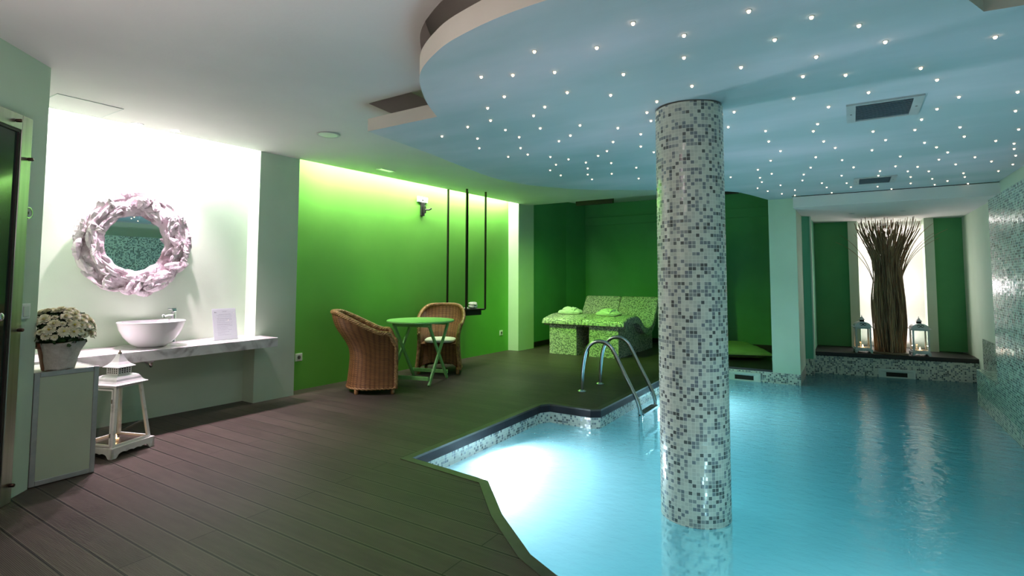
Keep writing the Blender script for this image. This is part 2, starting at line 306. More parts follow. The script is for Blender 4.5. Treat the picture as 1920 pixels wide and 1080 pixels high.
# ------------------------------------------------------------------ mesh helpers
class MB:
    """collects shapes and links them as one mesh object"""
    def __init__(s): s.v = []; s.f = []; s.m = []; s.sm = []; s.uv = []
    def add(s, vs, fs, mi=0, smooth=False, uvs=None):
        b = len(s.v); s.v += [tuple(p) for p in vs]
        for k, f in enumerate(fs):
            s.f.append([i + b for i in f]); s.m.append(mi); s.sm.append(smooth); s.uv.append(uvs[k] if uvs else None)
    def box(s, a, b, mi=0, xf=None):
        x0, y0, z0 = a; x1, y1, z1 = b
        vs = [Vector((x, y, z)) for z in (z0, z1) for y in (y0, y1) for x in (x0, x1)]
        if xf: vs = [xf @ v for v in vs]
        s.add(vs, [(0, 2, 3, 1), (4, 5, 7, 6), (0, 1, 5, 4), (2, 6, 7, 3), (0, 4, 6, 2), (1, 3, 7, 5)], mi)
    def hexa(s, lo, hi, mi=0):
        """lo, hi: four points each, counter clockwise seen from above"""
        s.add(list(lo) + list(hi), [(3, 2, 1, 0), (4, 5, 6, 7), (0, 1, 5, 4), (1, 2, 6, 5), (2, 3, 7, 6), (3, 0, 4, 7)], mi)
    def prism(s, poly, z0, z1, mi=0, cap=True, xf=None):
        n = len(poly); vs = [Vector((x, y, z0)) for x, y in poly] + [Vector((x, y, z1)) for x, y in poly]
        if xf: vs = [xf @ v for v in vs]
        fs = [(i, (i + 1) % n, n + (i + 1) % n, n + i) for i in range(n)]
        if cap: fs += [tuple(range(n - 1, -1, -1)), tuple(range(n, 2 * n))]
        s.add(vs, fs, mi)
    def lathe(s, prof, n=32, mi=0, c=(0, 0, 0), smooth=True, xf=None, rad=None):
        vs = []
        for r, z in prof:
            for i in range(n):
                a = 2 * pi * i / n; k = rad(a) if rad else 1
                vs.append(Vector((c[0] + r * k * cos(a), c[1] + r * k * sin(a), c[2] + z)))
        if xf: vs = [xf @ v for v in vs]
        fs = [(j * n + i, j * n + (i + 1) % n, (j + 1) * n + (i + 1) % n, (j + 1) * n + i) for j in range(len(prof) - 1) for i in range(n)]
        s.add(vs, fs, mi, smooth)
    def tube(s, path, r, n=10, mi=0, cap=True, smooth=True, rot=0.0, flat=1.0):
        P = [Vector(p) for p in path]; rr = r if isinstance(r, (list, tuple)) else [r] * len(P)
        vs = []; up = None
        for i, p in enumerate(P):
            t = (P[min(i + 1, len(P) - 1)] - P[max(i - 1, 0)]).normalized()
            if up is None:
                up = Vector((0, 0, 1)) if abs(t.z) < 0.9 else Vector((0, 1, 0))
            a = t.cross(up)
            if a.length < 1e-5: a = t.cross(Vector((1, 0, 0)))
            a.normalize(); b = a.cross(t).normalized(); up = b
            for k in range(n):
                q = 2 * pi * k / n + rot; vs.append(p + rr[i] * (cos(q) * a + flat * sin(q) * b))
        fs = [(j * n + i, j * n + (i + 1) % n, (j + 1) * n + (i + 1) % n, (j + 1) * n + i) for j in range(len(P) - 1) for i in range(n)]
        s.add(vs, fs, mi, smooth)
        if cap: s.add(vs, [tuple(range(n - 1, -1, -1)), tuple(range(len(vs) - n, len(vs)))], mi)
    def grid(s, fn, nu, nv, mi=0, smooth=True, uvfn=None, closed=False):
        vs = [Vector(fn(i / nu, j / nv)) for j in range(nv + 1) for i in range(nu + 1)]
        fs = []; uvs = []
        for j in range(nv):
            for i in range(nu):
                a = j * (nu + 1) + i; fs.append((a, a + 1, a + nu + 2, a + nu + 1))
                if uvfn: uvs.append([uvfn(i / nu, j / nv), uvfn((i + 1) / nu, j / nv), uvfn((i + 1) / nu, (j + 1) / nv), uvfn(i / nu, (j + 1) / nv)])
        s.add(vs, fs, mi, smooth, uvs if uvfn else None)
    def build(s, name, mats, parent=None, boxuv=False, origin=None, bevel=None, fixn=True, merge=False):
        me = bpy.data.meshes.new(name)
        o0 = Vector(origin) if origin is not None else Vector((0, 0, 0))
        me.from_pydata([Vector(v) - o0 for v in s.v], [], s.f)
        for mm in (mats if isinstance(mats, (list, tuple)) else [mats]): me.materials.append(mm)
        for p, mi, sm in zip(me.polygons, s.m, s.sm): p.material_index = mi; p.use_smooth = sm
        if boxuv or any(s.uv):
            ul = me.uv_layers.new(name='UVMap')
            for p, q in zip(me.polygons, s.uv):
                if q:
                    for li, t in zip(p.loop_indices, q): ul.data[li].uv = t
                else:
                    nrm = p.normal; ax = max(range(3), key=lambda k: abs(nrm[k]))
                    if ax < 2 and abs(nrm.z) < 0.5:
                        t = Vector((-nrm.y, nrm.x, 0)).normalized()
                        if abs(t.x) > abs(t.y): t = t * (1 if t.x > 0 else -1)
                        else: t = t * (1 if t.y > 0 else -1)
                    for li in p.loop_indices:
                        c = Vector(me.vertices[me.loops[li].vertex_index].co) + o0
                        if ax < 2 and abs(nrm.z) < 0.5: ul.data[li].uv = (c.dot(t) + 10, c.z + 10)
                        else: ul.data[li].uv = (c.x + 10, c.y + 10)
        if fixn or merge:
            bm = bmesh.new(); bm.from_mesh(me)
            if merge: bmesh.ops.remove_doubles(bm, verts=bm.verts, dist=1e-5)
            if fixn: bmesh.ops.recalc_face_normals(bm, faces=bm.faces)
            bm.to_mesh(me); bm.free()
        o = bpy.data.objects.new(name, me); COL.objects.link(o); o.location = o0
        if parent is not None:
            o.parent = parent; o.matrix_parent_inverse = Matrix.Identity(4)
        if bevel:
            bv = o.modifiers.new('bevel', 'BEVEL'); bv.width = bevel; bv.segments = 2; bv.limit_method = 'ANGLE'
        return o

def empty(name, loc=(0, 0, 0), rz=0.0, parent=None):
    o = bpy.data.objects.new(name, None); COL.objects.link(o); o.location = loc; o.rotation_euler = (0, 0, rz)
    o.empty_display_size = 0.1
    return o
def tag(o, label=None, cat=None, group=None, kind=None):
    if label: o['label'] = label
    if cat: o['category'] = cat
    if group: o['group'] = group
    if kind: o['kind'] = kind
    return o
def thing(name, label, cat, loc=(0, 0, 0), rz=0.0, group=None): return tag(empty(name, loc, rz), label, cat, group)
def struct(name, mb, mats, **kw): return tag(mb.build(name, mats, **kw), kind='structure')
def clone(o, parent=None):
    c = o.copy(); COL.objects.link(c); c.parent = parent
    for ch in o.children: clone(ch, c)
    return c
def smoothstep(a, b, x):
    t = min(1, max(0, (x - a) / (b - a))); return t * t * (3 - 2 * t)
def catmull(pts, n=8, closed=False):
    out = []; N = len(pts)
    for i in range(N if closed else N - 1):
        g = (lambda k: pts[k % N]) if closed else (lambda k: pts[min(max(k, 0), N - 1)])
        p0, p1, p2, p3 = g(i - 1), g(i), g(i + 1), g(i + 2)
        for j in range(n):
            t = j / n
            out.append(tuple(0.5 * ((2 * b) + (-a + c) * t + (2 * a - 5 * b + 4 * c - d) * t * t + (-a + 3 * b - 3 * c + d) * t ** 3) for a, b, c, d in zip(p0, p1, p2, p3)))
    if not closed: out.append(tuple(pts[-1]))
    return out
def cdt(outlines, extra=(), lines=()):
    """triangulates the area inside the first outline and outside the others"""
    vs = []; ed = []
    for ol in outlines:
        b = len(vs); n = len(ol); vs += [Vector(p) for p in ol]; ed += [(b + i, b + (i + 1) % n) for i in range(n)]
    for ln in lines:
        b = len(vs); vs += [Vector(p) for p in ln]; ed += [(b + i, b + i + 1) for i in range(len(ln) - 1)]
    vs += [Vector(p) for p in extra]
    V, _, F, *_ = delaunay_2d_cdt(vs, ed, [], 0, 1e-5)
    def inside(p, poly):
        c = False; n = len(poly)
        for i in range(n):
            x1, y1 = poly[i]; x2, y2 = poly[(i + 1) % n]
            if (y1 > p[1]) != (y2 > p[1]) and p[0] < (x2 - x1) * (p[1] - y1) / (y2 - y1) + x1: c = not c
        return c
    keep = []
    for f in F:
        c = sum((V[i] for i in f), Vector((0, 0))) / len(f)
        if inside(c, outlines[0]) and not any(inside(c, h) for h in outlines[1:]): keep.append(f)
    return V, keep

# ------------------------------------------------------------------ the room
def lx(y): return -5.11 + 0.035 * (y - 3.2)          # line of the left columns' faces
def cz(y): return CEIL + 0.0055 * max(0, y - 3.2)
TOP = 2.86
def wall(name, pts, z0, z1, m, th=0.12, **kw):
    """a thick wall along pts; thickness goes to the left of the direction of travel"""
    mb = MB(); P = [Vector(p) for p in pts]; off = []
    for i, p in enumerate(P):
        d = []
        if i > 0: d.append((P[i] - P[i - 1]).normalized())
        if i < len(P) - 1: d.append((P[i + 1] - P[i]).normalized())
        nn = [Vector((-q.y, q.x)) for q in d]; a = sum(nn, Vector((0, 0))).normalized(); off.append(p + a * th / max(0.35, a.dot(nn[0])))
    for i in range(len(P) - 1):
        a, b, c, e = P[i], P[i + 1], off[i + 1], off[i]
        mb.hexa([(*a, z0), (*b, z0), (*c, z0), (*e, z0)], [(*a, z1), (*b, z1), (*c, z1), (*e, z1)])
    return struct(name, mb, m, **kw)

GW0, GW1 = (-5.297, 3.64), (-5.155, 8.0)
CRN = (-4.16, 1.2); FD = Vector((0.69, -0.72)).normalized()
FGE = (CRN[0] + FD.x * 3.0, CRN[1] + FD.y * 3.0)
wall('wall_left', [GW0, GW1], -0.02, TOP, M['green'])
wall('wall_left_recess', [(-5.38, 1.08), (-5.30, 3.24)], -0.02, TOP, M['mint'])
mb = MB(); mb.hexa([(-5.42, 3.2, -.02), (lx(3.2), 3.2, -.02), (lx(3.65), 3.65, -.02), (-5.42, 3.65, -.02)], [(-5.42, 3.2, TOP), (lx(3.2), 3.2, TOP), (lx(3.65), 3.65, TOP), (-5.42, 3.65, TOP)])
struct('wall_left_pier', mb, M['mint'])
mb = MB(); mb.hexa([(-5.3, 7.985, -.02), (-4.945, 7.985, -.02), (-4.905, 8.45, -.02), (-5.3, 8.45, -.02)], [(-5.3, 7.985, TOP), (-4.945, 7.985, TOP), (-4.905, 8.45, TOP), (-5.3, 8.45, TOP)])
struct('wall_left_pier', mb, M['mint'])
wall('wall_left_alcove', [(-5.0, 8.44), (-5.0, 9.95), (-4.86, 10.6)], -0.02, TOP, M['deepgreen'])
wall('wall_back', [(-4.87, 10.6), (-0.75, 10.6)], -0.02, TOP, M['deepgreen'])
wall('wall_entrance', [FGE, CRN], -0.02, TOP, M['mint'], th=-0.0 + 0.10)
wall('wall_left_return', [CRN, (-5.45, 1.2)], -0.02, TOP, M['mint'], th=-0.0 + 0.0001) if False else None
mb = MB(); mb.box((-5.45, 1.08, -.02), (CRN[0] - 0.02, 1.2, TOP)); struct('wall_left_return', mb, M['mint'])
mb = MB(); mb.box((-2.3, -2.1, -.02), (1.6, -2.0, TOP)); mb.box((-2.3, -2.0, -.02), (-2.14, FGE[1] - 0.02, TOP)); struct('wall_near', mb, M['mint'])
# raised plaster bands on the back wall
for zz0, zz1, n in ((2.40, 2.565, 'trim_1'),):
    mb = MB(); mb.box((-4.85, 10.565, zz0), (-0.75, 10.61, zz1)); struct(n, mb, M['deepgreen'], bevel=0.006)
mb = MB(); mb.box((-4.999, 8.452, 0), (-4.975, 9.95, 0.09)); struct('baseboard_left', mb, M['black'])
mb = MB(); mb.box((-4.85, 10.58, 0), (-0.75, 10.599, 0.08)); struct('baseboard_back', mb, M['black'])

# main ceiling with the cut-out that repeats the outline of the hanging canopy
arc = catmull([(-2.32, 2.705), (-2.154, 2.403), (-1.899, 2.071), (-1.619, 1.888), (-1.392, 1.81), (-1.121, 1.765), (-.85, 1.77), (-.45, 1.86), (-.1, 2.08), (.2, 2.36), (.403, 2.607)], 8)
far = catmull([(-.965, 8.25), (-1.139, 7.534), (-1.322, 7.169), (-2.03, 6.62), (-2.48, 6.33), (-2.86, 6.0), (-3.17, 5.45), (-3.285, 4.85), (-3.2, 4.14), (-3.086, 3.466), (-2.998, 2.715)], 8)
OUT = arc + [(.478, 2.771), (.62, 2.79), (1.44, 2.83), (1.44, 8.06), (-.66, 8.06), (-.66, 8.25)] + far
def yA(x): return 3.2 - 0.2 * (x + 0.67) if x > -0.7 else 3.2 + (x + 0.7) * 0.9
def yB(x): return 3.75 + 0.08 * (x + 0.69) if x > -0.7 else 3.75 - (x + 0.7) * 1.2
def canz(x, y):
    t = (y - yA(x)) / (yB(x) - yA(x)); t = min(1, max(0, t)); return 2.325 + 0.045 * t
outer = [(lx(1.0), 1.0), (lx(8.27), 8.27), (1.6, 8.27), (1.6, -2.1), (-2.3, -2.1), (-2.3, -0.95), (-4.3, 1.0)]
V, F = cdt([outer, OUT])
mb = MB(); mb.add([(p.x, p.y, cz(p.y)) for p in V], F)
mb.add([(p.x, p.y, cz(p.y) + 0.04) for p in V], [tuple(reversed(f)) for f in F])
for ol, top in ((outer, 0.04), (OUT, 0.25)):
    n = len(ol)
    for i in range(n):
        a, b = ol[i], ol[(i + 1) % n]
        mb.add([(*a, cz(a[1])), (*b, cz(b[1])), (*b, cz(b[1]) + top), (*a, cz(a[1]) + top)], [(0, 1, 2, 3)])
struct('ceiling', mb, M['ceil'], fixn=False)
mb = MB(); mb.box((-5.5, -2.2, 2.86), (1.7, 11.2, 2.92)); struct('ceiling_upper', mb, M['ceil'])

# the hanging canopy
ext = [(x * 0.25 + 0.1, y * 0.25 + 0.05) for x in range(-13, 6) for y in range(7, 34)]
crA = [(x, yA(x)) for x in (-0.66, -0.3, 0.1, 0.5, 0.9, 1.3, 1.43)]; crB = [(x, yB(x)) for x in (-0.66, -0.3, 0.1, 0.5, 0.9, 1.3, 1.43)]
V, F = cdt([OUT], ext, (crA, crB))
mb = MB(); mb.add([(p.x, p.y, canz(p.x, p.y)) for p in V], F, 0)
mb.add([(p.x, p.y, 2.433) for p in V], [tuple(reversed(f)) for f in F], 1)
n = len(OUT)
for i in range(n):
    a, b = OUT[i], OUT[(i + 1) % n]
    mb.add([(*a, canz(*a)), (*b, canz(*b)), (*b, 2.433), (*a, 2.433)], [(0, 1, 2, 3)], 1)
tag(mb.build('ceiling_canopy', [M['canopy'], M['canopyside']], merge=True), 'large pale blue curved ceiling panel dotted with star lights over the pool', 'ceiling panel')

# far bulkhead over the niche
mb = MB(); mb.box((-.645, 8.06, 2.215), (1.6, 11.1, 2.36)); struct('ceiling_bulkhead', mb, M['ceil'])

# right wall: tall mosaic wall, pale wall set back behind it
mb = MB(); mb.box((1.45, -2.1, -.03), (1.58, 11.1, TOP)); struct('wall_right', mb, M['mint'])
mb = MB(); mb.box((1.18, -2.05, -.03), (1.449, 7.11, 2.06)); struct('wall_right_mosaic', mb, M['mosaic_wall'], boxuv=True)
mb = MB(); mb.box((1.18, 7.112, -.03), (1.449, 8.19, 0.22)); struct('wall_right_ledge', mb, M['mosaic_wall'], boxuv=True)
mb = MB(); mb.box((1.43, 7.113, -.03), (1.4495, 9.4, 0.47)); struct('wall_right_splash', mb, M['mosaic_wall'], boxuv=True)

# post and niche
mb = MB(); mb.box((-.972, 8.25, -.03), (-.63, 9.24, TOP)); struct('wall_far_post', mb, M['mint'])
NA = Vector((-.53, 9.53)); NU = Vector((cos(.157), sin(.157))); NV = Vector((-NU.y, NU.x))
def np_(u, v): q = NA + NU * u + NV * v; return (q.x, q.y)
def nbox(mb, u0, u1, v0, v1, z0, z1, mi=0):
    c = [np_(u0, v0), np_(u1, v0), np_(u1, v1), np_(u0, v1)]
    mb.hexa([(*p, z0) for p in c], [(*p, z1) for p in c], mi)
mb = MB(); mb.hexa([(-.63, 9.24, .06), (-.53, 9.30, .06), (-.53, 10.7, .06), (-.63, 10.7, .06)], [(-.63, 9.24, TOP), (-.53, 9.30, TOP), (-.53, 10.7, TOP), (-.63, 10.7, TOP)]); struct('wall_far_jamb', mb, M['jamb'])
mb = MB(); mb.box((-.532, 9.29, .06), (-.512, 9.42, 2.215)); struct('trim_lit_edge', mb, M['mint'])  # pale strip standing in for the lit side of the jamb
mb = MB(); mb.hexa([(-.63, 9.24, -.03), (-.53, 9.30, -.03), (-.53, 10.7, -.03), (-.63, 10.7, -.03)], [(-.63, 9.24, .06), (-.53, 9.30, .06), (-.53, 10.7, .06), (-.63, 10.7, .06)]); struct('trim_3', mb, M['mosaic'], boxuv=True)
mb = MB(); nbox(mb, 0, 2.05, 0, 1.5, -.03, .09); struct('wall_far_pool', mb, M['mosaic'], boxuv=True)
mb = MB(); nbox(mb, 0, 2.06, -.02, 1.45, .09, .15); struct('trim_4', mb, M['black'], bevel=0.006)
mb = MB(); nbox(mb, -.05, .66, .92, 1.04, .15, 2.3); nbox(mb, 1.72, 2.15, .80, .92, .15, 2.3); struct('wall_far', mb, M['deepgreen'])
def by_px(ax_, y): return ax_ * y
# pale pilasters either side of the lit recess and the recess itself
mb = MB(); mb.hexa([(-.043, 10.42, .15), (.089, 10.44, .15), (.10, 10.95, .15), (-.03, 10.95, .15)], [(-.043, 10.42, 2.3), (.089, 10.44, 2.3), (.10, 10.95, 2.3), (-.03, 10.95, 2.3)])
struct('wall_far_pilaster', mb, M['mint'])
mb = MB(); mb.hexa([(.964, 10.46, .15), (1.087, 10.48, .15), (1.10, 10.99, .15), (.975, 10.99, .15)], [(.964, 10.46, 2.3), (1.087, 10.48, 2.3), (1.10, 10.99, 2.3), (.975, 10.99, 2.3)])
struct('wall_far_pilaster', mb, M['mint'])
M['recess'] = noisy('white recess plaster', (0.72, 0.70, 0.66), (0.78, 0.76, 0.72), 2, 0.8, 0.1)
mb = MB(); mb.box((.0, 10.94, .1), (1.09, 11.02, 2.3)); struct('wall_far_recess', mb, M['recess'])

# floor with the pool cut out of it
POOL = [(-2.64, 2.83), (-2.66, 4.70), (-2.60, 4.80), (-2.16, 4.805), (-2.085, 4.86), (-2.06, 8.24), (-.97, 8.25), (-.63, 8.25), (-.63, 9.24), (-.53, 9.30), np_(0, 0), np_(2.0, 0), (1.44, 8.19), (1.18, 8.19), (1.18, 2.0),
        (.6, 1.93), (0, 1.90), (-.45, 1.91), (-.8, 1.95), (-1.104, 2.065), (-1.278, 2.15), (-1.616, 2.426), (-1.947, 2.772)]
def offset(poly, d):
    n = len(poly); out = []
    for i in range(n):
        p0, p1, p2 = Vector(poly[i - 1]), Vector(poly[i]), Vector(poly[(i + 1) % n])
        a = (p1 - p0).normalized(); b = (p2 - p1).normalized()
        na, nb = Vector((-a.y, a.x)), Vector((-b.y, b.x)); q = (na + nb).normalized(); out.append(tuple(p1 + q * d / max(.3, q.dot(na))))
    return out
# POOL runs clockwise (left side going away), so +offset = away from the water
EDGE_O = offset(POOL, 0.045)
EDGE_IN = offset(POOL, -0.003)
ia, ib = 0, 5
hole = POOL[:]
fl = [(-5.5, .9), (-5.5, 11), (-.7, 11), (-.7, 8.3)] 
ring_out = [EDGE_O[i] for i in range(0, 6)]
# deck surface polygon: left part and near part in one piece
near = [EDGE_O[i] for i in range(len(POOL) - 1, 13, -1)]
deck_poly = ring_out + [(-2.03, 11.0), (-5.5, 11.0), (-5.5, -2.1), (1.3, -2.1), (1.3, EDGE_O[14][1])] + list(reversed(near)) 
deck_poly = [EDGE_O[0], *EDGE_O[1:5], (EDGE_O[5][0], 8.24), (-2.105, 11.0), (-5.5, 11.0), (-5.5, -2.1), (1.18, -2.1), (1.18, EDGE_O[15][1])] + [EDGE_O[i] for i in range(15, len(POOL))]
V, F = cdt([deck_poly])
mb = MB(); mb.add([(p.x, p.y, 0) for p in V], F); mb.add([(p.x, p.y, -.05) for p in V], [tuple(reversed(f)) for f in F])
struct('floor', mb, M['deck'])
mb = MB(); mb.box((-2.10, 8.25, -.035), (-.97, 10.62, 0.0)); struct('floor_platform', mb, M['black'])

# pool basin
mb = MB(); n = len(POOL)
for i in range(n):
    a, b = POOL[i], POOL[(i + 1) % n]
    mb.add([(*a, -1.35), (*b, -1.35), (*b, -.03), (*a, -.03)], [(0, 1, 2, 3)], 0)
PO2 = offset(POOL, 0.10)
V, F = cdt([POOL]); mb.add([(p.x, p.y, -1.35) for p in V], F, 1)
for i in range(n):
    a, b, c, e = POOL[i], POOL[(i + 1) % n], PO2[(i + 1) % n], PO2[i]
    if 6 <= i <= 13: continue
    mb.add([(*a, -.03), (*b, -.03), (*c, -.03), (*e, -.03)], [(0, 1, 2, 3)], 0)
struct('pool_basin', mb, [M['mosaic'], M['basin']], boxuv=True)

# coping: black face board with a dark edging strip on top
def coping(name, idx, label):
    t = thing(name, label, 'coping')
    A = offset(POOL, 0.048); B = offset(POOL, -0.012)
    mt, mf = MB(), MB()
    for i in idx:
        j = (i + 1) % n
        mt.hexa([(*B[i], -.012), (*B[j], -.012), (*A[j], -.012), (*A[i], -.012)], [(*B[i], .004), (*B[j], .004), (*A[j], .004), (*A[i], .004)])
        C2 = offset(POOL, 0.02)
        D2 = offset(POOL, -0.010)
        mf.hexa([(*D2[i], -.075), (*D2[j], -.075), (*C2[j], -.075), (*C2[i], -.075)], [(*D2[i], -.012), (*D2[j], -.012), (*C2[j], -.012), (*C2[i], -.012)])
    mt.build('edging', M['copingtop'], t); mf.build('face_board', M['coping'], t)
    return t
coping('pool_coping', [0, 1, 2, 3, 4], 'dark coping board along the deck side of the pool by the ladder')
coping('pool_coping', list(range(15, 23)), 'dark coping edge curving along the near deck beside the bright pool lamp')

# water body
PW = offset(POOL, 0.02)
V, F = cdt([PW]); mb = MB(); mb.add([(p.x, p.y, WATER) for p in V], F); b0 = len(mb.v)
mb.add([(p.x, p.y, -1.38) for p in V], [tuple(reversed(f)) for f in F])
for i in range(n):
    a, b = PW[i], PW[(i + 1) % n]; mb.add([(*a, -1.38), (*b, -1.38), (*b, WATER), (*a, WATER)], [(0, 1, 2, 3)])
tag(mb.build('pool_water', M['water'], merge=True), 'clear turquoise water filling the indoor pool', 'water', kind='stuff')
# ------------------------------------------------------------------ round mosaic column standing in the pool
CX, CY, CR = -.852, 3.438, .205
mb = MB(); NS = 58 * 2
def colp(u, v): a = 2 * pi * u; return (CX + CR * cos(a), CY + CR * sin(a), -1.35 + v * (2.325 + 1.35))
mb.grid(colp, NS, 1, uvfn=lambda u, v: (u * 58 * 0.022, v * 3.674 + 0.011))
tag(mb.build('mosaic_column', M['mosaic'], origin=(CX, CY, -1.35)), 'round grey and cream mosaic column standing in the pool', 'column')

# ------------------------------------------------------------------ star lights
STARS = [(888,42),(1123,65),(1301,96),(454,88),(645,133),(985,149),(1400,157),(318,179),(84,193),(645,216),(1141,213),(1812,139),(859,252),(1091,286),(1251,281),(1533,255),(1594,299),(160,270),(418,278),(3,281),(675,322),(207,346),(370,356),(543,380),(1056,368),(1337,346),(1676,363),(1896,344),(123,400),(506,421),(833,419),(1187,400),(1594,408),(1888,415),(81,433),(521,452),(1536,447),(106,480),(255,469),(397,479),(811,475),(951,490),(1146,464),(1130,491),(1354,492),(1511,486),(1680,476),(1900,484),(27,513),(219,507),(483,502),(176,528),(379,531),(963,529),(1169,529),(1401,524),(1696,511),(1814,527),(1883,537),(1883,557),(32,554),(483,548),(356,565),(532,569),(1007,565),(1212,553),(1350,562),(1547,534),(1592,551),(1634,570),(59,578),(144,587),(212,596),(323,583),(165,616),(277,608),(284,630),(372,610),(970,601),(1139,588),(1238,599),(1456,585),(1601,597),(1736,588),(1798,604),(1889,582),(1878,615),(143,637),(183,656),(284,653),(374,650),(466,627),(300,671),(475,668),(922,635),(974,650),(1120,627),(1281,626),(1438,622),(1521,624),(1380,640),(1374,657),(1484,641),(1563,641),(1664,615),(820,663),(930,665),(937,681),(1094,653),(1089,675),(1236,657),(1495,662),(1693,648),(1698,662),(1824,640),(1576,669),(1633,677),(1162,685),(1255,685),(1271,700),(1180,701),(921,704),(1007,693),(959,715),(1061,711),(1061,731),(1012,725),(1199,721),(1371,698),(1423,707),(1495,686),(1585,691),(1710,687)]
STARS = [(960 + x / 2, y / 2) for x, y in STARS] + [(680 + x / 2.843, y / 2.843) for x, y in [(632,409),(755,514),(666,575),(682,641),(560,675),(761,691),(423,725),(612,737),(622,788),(776,834)]]
AX = (r2, u2, _f)
def ray(x, y): return r2 * (x - 960) - u2 * (y - 461) + _f * FPX
def on_z(x, y, z): d = ray(x, y); return Vector((0, 0, 1.25)) + d * ((z - 1.25) / d.z)
mb = MB(); mb.lathe([(0.0, -.012), (.004, -.0115), (.0068, -.008), (.0075, -.003), (.0075, 0)], 12)
s0 = None; PLACED = []
for i, (x, y) in enumerate(STARS):
    p = on_z(x, y + 1.0, 2.33)
    for _ in range(4): p = on_z(x, y + 1.0, canz(p.x, p.y) - .006)
    if p.x > 1.42 or p.y > 8.04: continue
    if s0 is None:
        s0 = tag(mb.build('star_light', M['star']), 'tiny warm white star light set into the pale blue canopy', 'ceiling light', 'star lights in the pale blue canopy'); c = s0
        rg = MB(); rg.lathe([(.0075, -.002), (.012, -.0015), (.013, 0)], 12); rg.build('ring', M['ventmetal'], s0)
    else: c = clone(s0)
    c.location = (p.x, p.y, canz(p.x, p.y)); PLACED.append((c, (x, y)))

ANCH = [((1293, 205), 'the top of the mosaic column'), ((1659, 203), 'the large square ceiling vent'), ((1641, 337), 'the far ceiling vent'), ((690, 250), 'the pointed tip of the canopy'), ((1465, 378), 'the top of the pale post'), ((1845, 24), 'the dark notch at the upper right'), ((790, 140), 'the rounded near edge of the canopy'), ((985, 350), 'the round downlight in the green lit ceiling'), ((1860, 365), 'the top of the tall mosaic wall')]
OW = ('', 'second ', 'third ', 'fourth ', 'fifth ', 'sixth ', 'seventh ', 'eighth ', 'ninth ', 'tenth ', 'eleventh ', 'twelfth ', 'thirteenth ', 'fourteenth ', 'fifteenth ', 'sixteenth ', 'seventeenth ', 'eighteenth ', 'nineteenth ', 'twentieth ', 'twenty-first ', 'twenty-second ', 'twenty-third ', 'twenty-fourth ', 'twenty-fifth ', 'twenty-sixth ', 'twenty-seventh ', 'twenty-eighth ', 'twenty-ninth ', 'thirtieth ', 'thirty-first ', 'thirty-second ', 'thirty-third ', 'thirty-fourth ', 'thirty-fifth ', 'thirty-sixth ', 'thirty-seventh ', 'thirty-eighth ', 'thirty-ninth ', 'fortieth ')
_near = {}
for c, (x, y) in PLACED:
    k = min(range(len(ANCH)), key=lambda q: hypot(ANCH[q][0][0] - x, ANCH[q][0][1] - y)); _near.setdefault(k, []).append((hypot(ANCH[k][0][0] - x, ANCH[k][0][1] - y), c))
for k, lst in _near.items():
    for i, (_, c) in enumerate(sorted(lst, key=lambda q: q[0])): c['label'] = 'star light ' + OW[i] + 'nearest to ' + ANCH[k][1]

# ------------------------------------------------------------------ air vents in the canopy
def vent(x0, x1, y0, y1, z, label, slats=14):
    t = thing('ceiling_vent', label, 'vent', ((x0 + x1) / 2, (y0 + y1) / 2, z))
    a, b = (x1 - x0) / 2, (y1 - y0) / 2; f = .035
    fr = MB(); 
    for q in ((-a, -b, a, -b + f * .7), (-a, b - f * .7, a, b), (-a, -b + f * .7, -a + f * 1.5, b - f * .7), (a - f * 1.5, -b + f * .7, a, b - f * .7)): fr.box((q[0], q[1], -.012), (q[2], q[3], 0.0))
    fr.build('frame', M['ventmetal'], t)
    bk = MB(); bk.box((-a + f * 1.5, -b + f * .7, -.002), (a - f * 1.5, b - f * .7, 0)); bk.build('backing', M['ventdark'], t)
    sl = MB()
    for k in range(slats):
        yy = -b + f * .7 + (2 * b - 1.4 * f) * (k + .5) / slats
        sl.hexa([(-a + f * 1.5, yy - .011, -.010), (a - f * 1.5, yy - .011, -.010), (a - f * 1.5, yy - .006, -.010), (-a + f * 1.5, yy - .006, -.010)], [(-a + f * 1.5, yy + .003, -.002), (a - f * 1.5, yy + .003, -.002), (a - f * 1.5, yy + .006, -.002), (-a + f * 1.5, yy + .006, -.002)])
    sl.build('slats', M['ventmetal2'], t)
    for sx in (-1, 1):
        sc = MB(); sc.lathe([(0, -.014), (.006, -.0135), (.007, -.012)], 10, c=(sx * (a - f * .75), 0, 0)); sc.build('screw', M['bolt'], t)
M['ventmetal2'] = mat('blue grey louvre', (0.34, 0.42, 0.47), 0.45)
vent(0.0, 0.405, 3.99, 4.43, canz(.2, 4.2), 'large square air vent in the canopy right of the column')
vent(0.045, 0.44, 6.96, 7.42, canz(.2, 7.2), 'smaller looking far air vent near the niche bulkhead')

# ------------------------------------------------------------------ fittings of the main ceiling
t = thing('ceiling_speaker', 'round white speaker grille in the main ceiling left of the canopy tip', 'speaker', (-3.97, 3.13, cz(3.13)))
mb = MB(); mb.lathe([(.082, 0), (.10, -.006), (.104, 0)], 32); mb.build('rim', M['speaker'], t)
mb = MB(); mb.lathe([(0, -.008), (.05, -.007), (.083, -.003)], 32); mb.build('grille', M['white'], t)
t = thing('downlight', 'small rectangular green glowing downlight near the canopy edge', 'ceiling light', (-4.71, 4.56, cz(4.56)))
mb = MB(); 
for q in ((-.05, -.11, .05, -.095), (-.05, .095, .05, .11), (-.05, -.095, -.035, .095), (.035, -.095, .05, .095)): mb.box((q[0], q[1], -.008), (q[2], q[3], 0))
mb.build('frame', M['white'], t); mb = MB(); mb.box((-.035, -.095, -.003), (.035, .095, 0)); mb.build('lens', M['greenlens'], t)
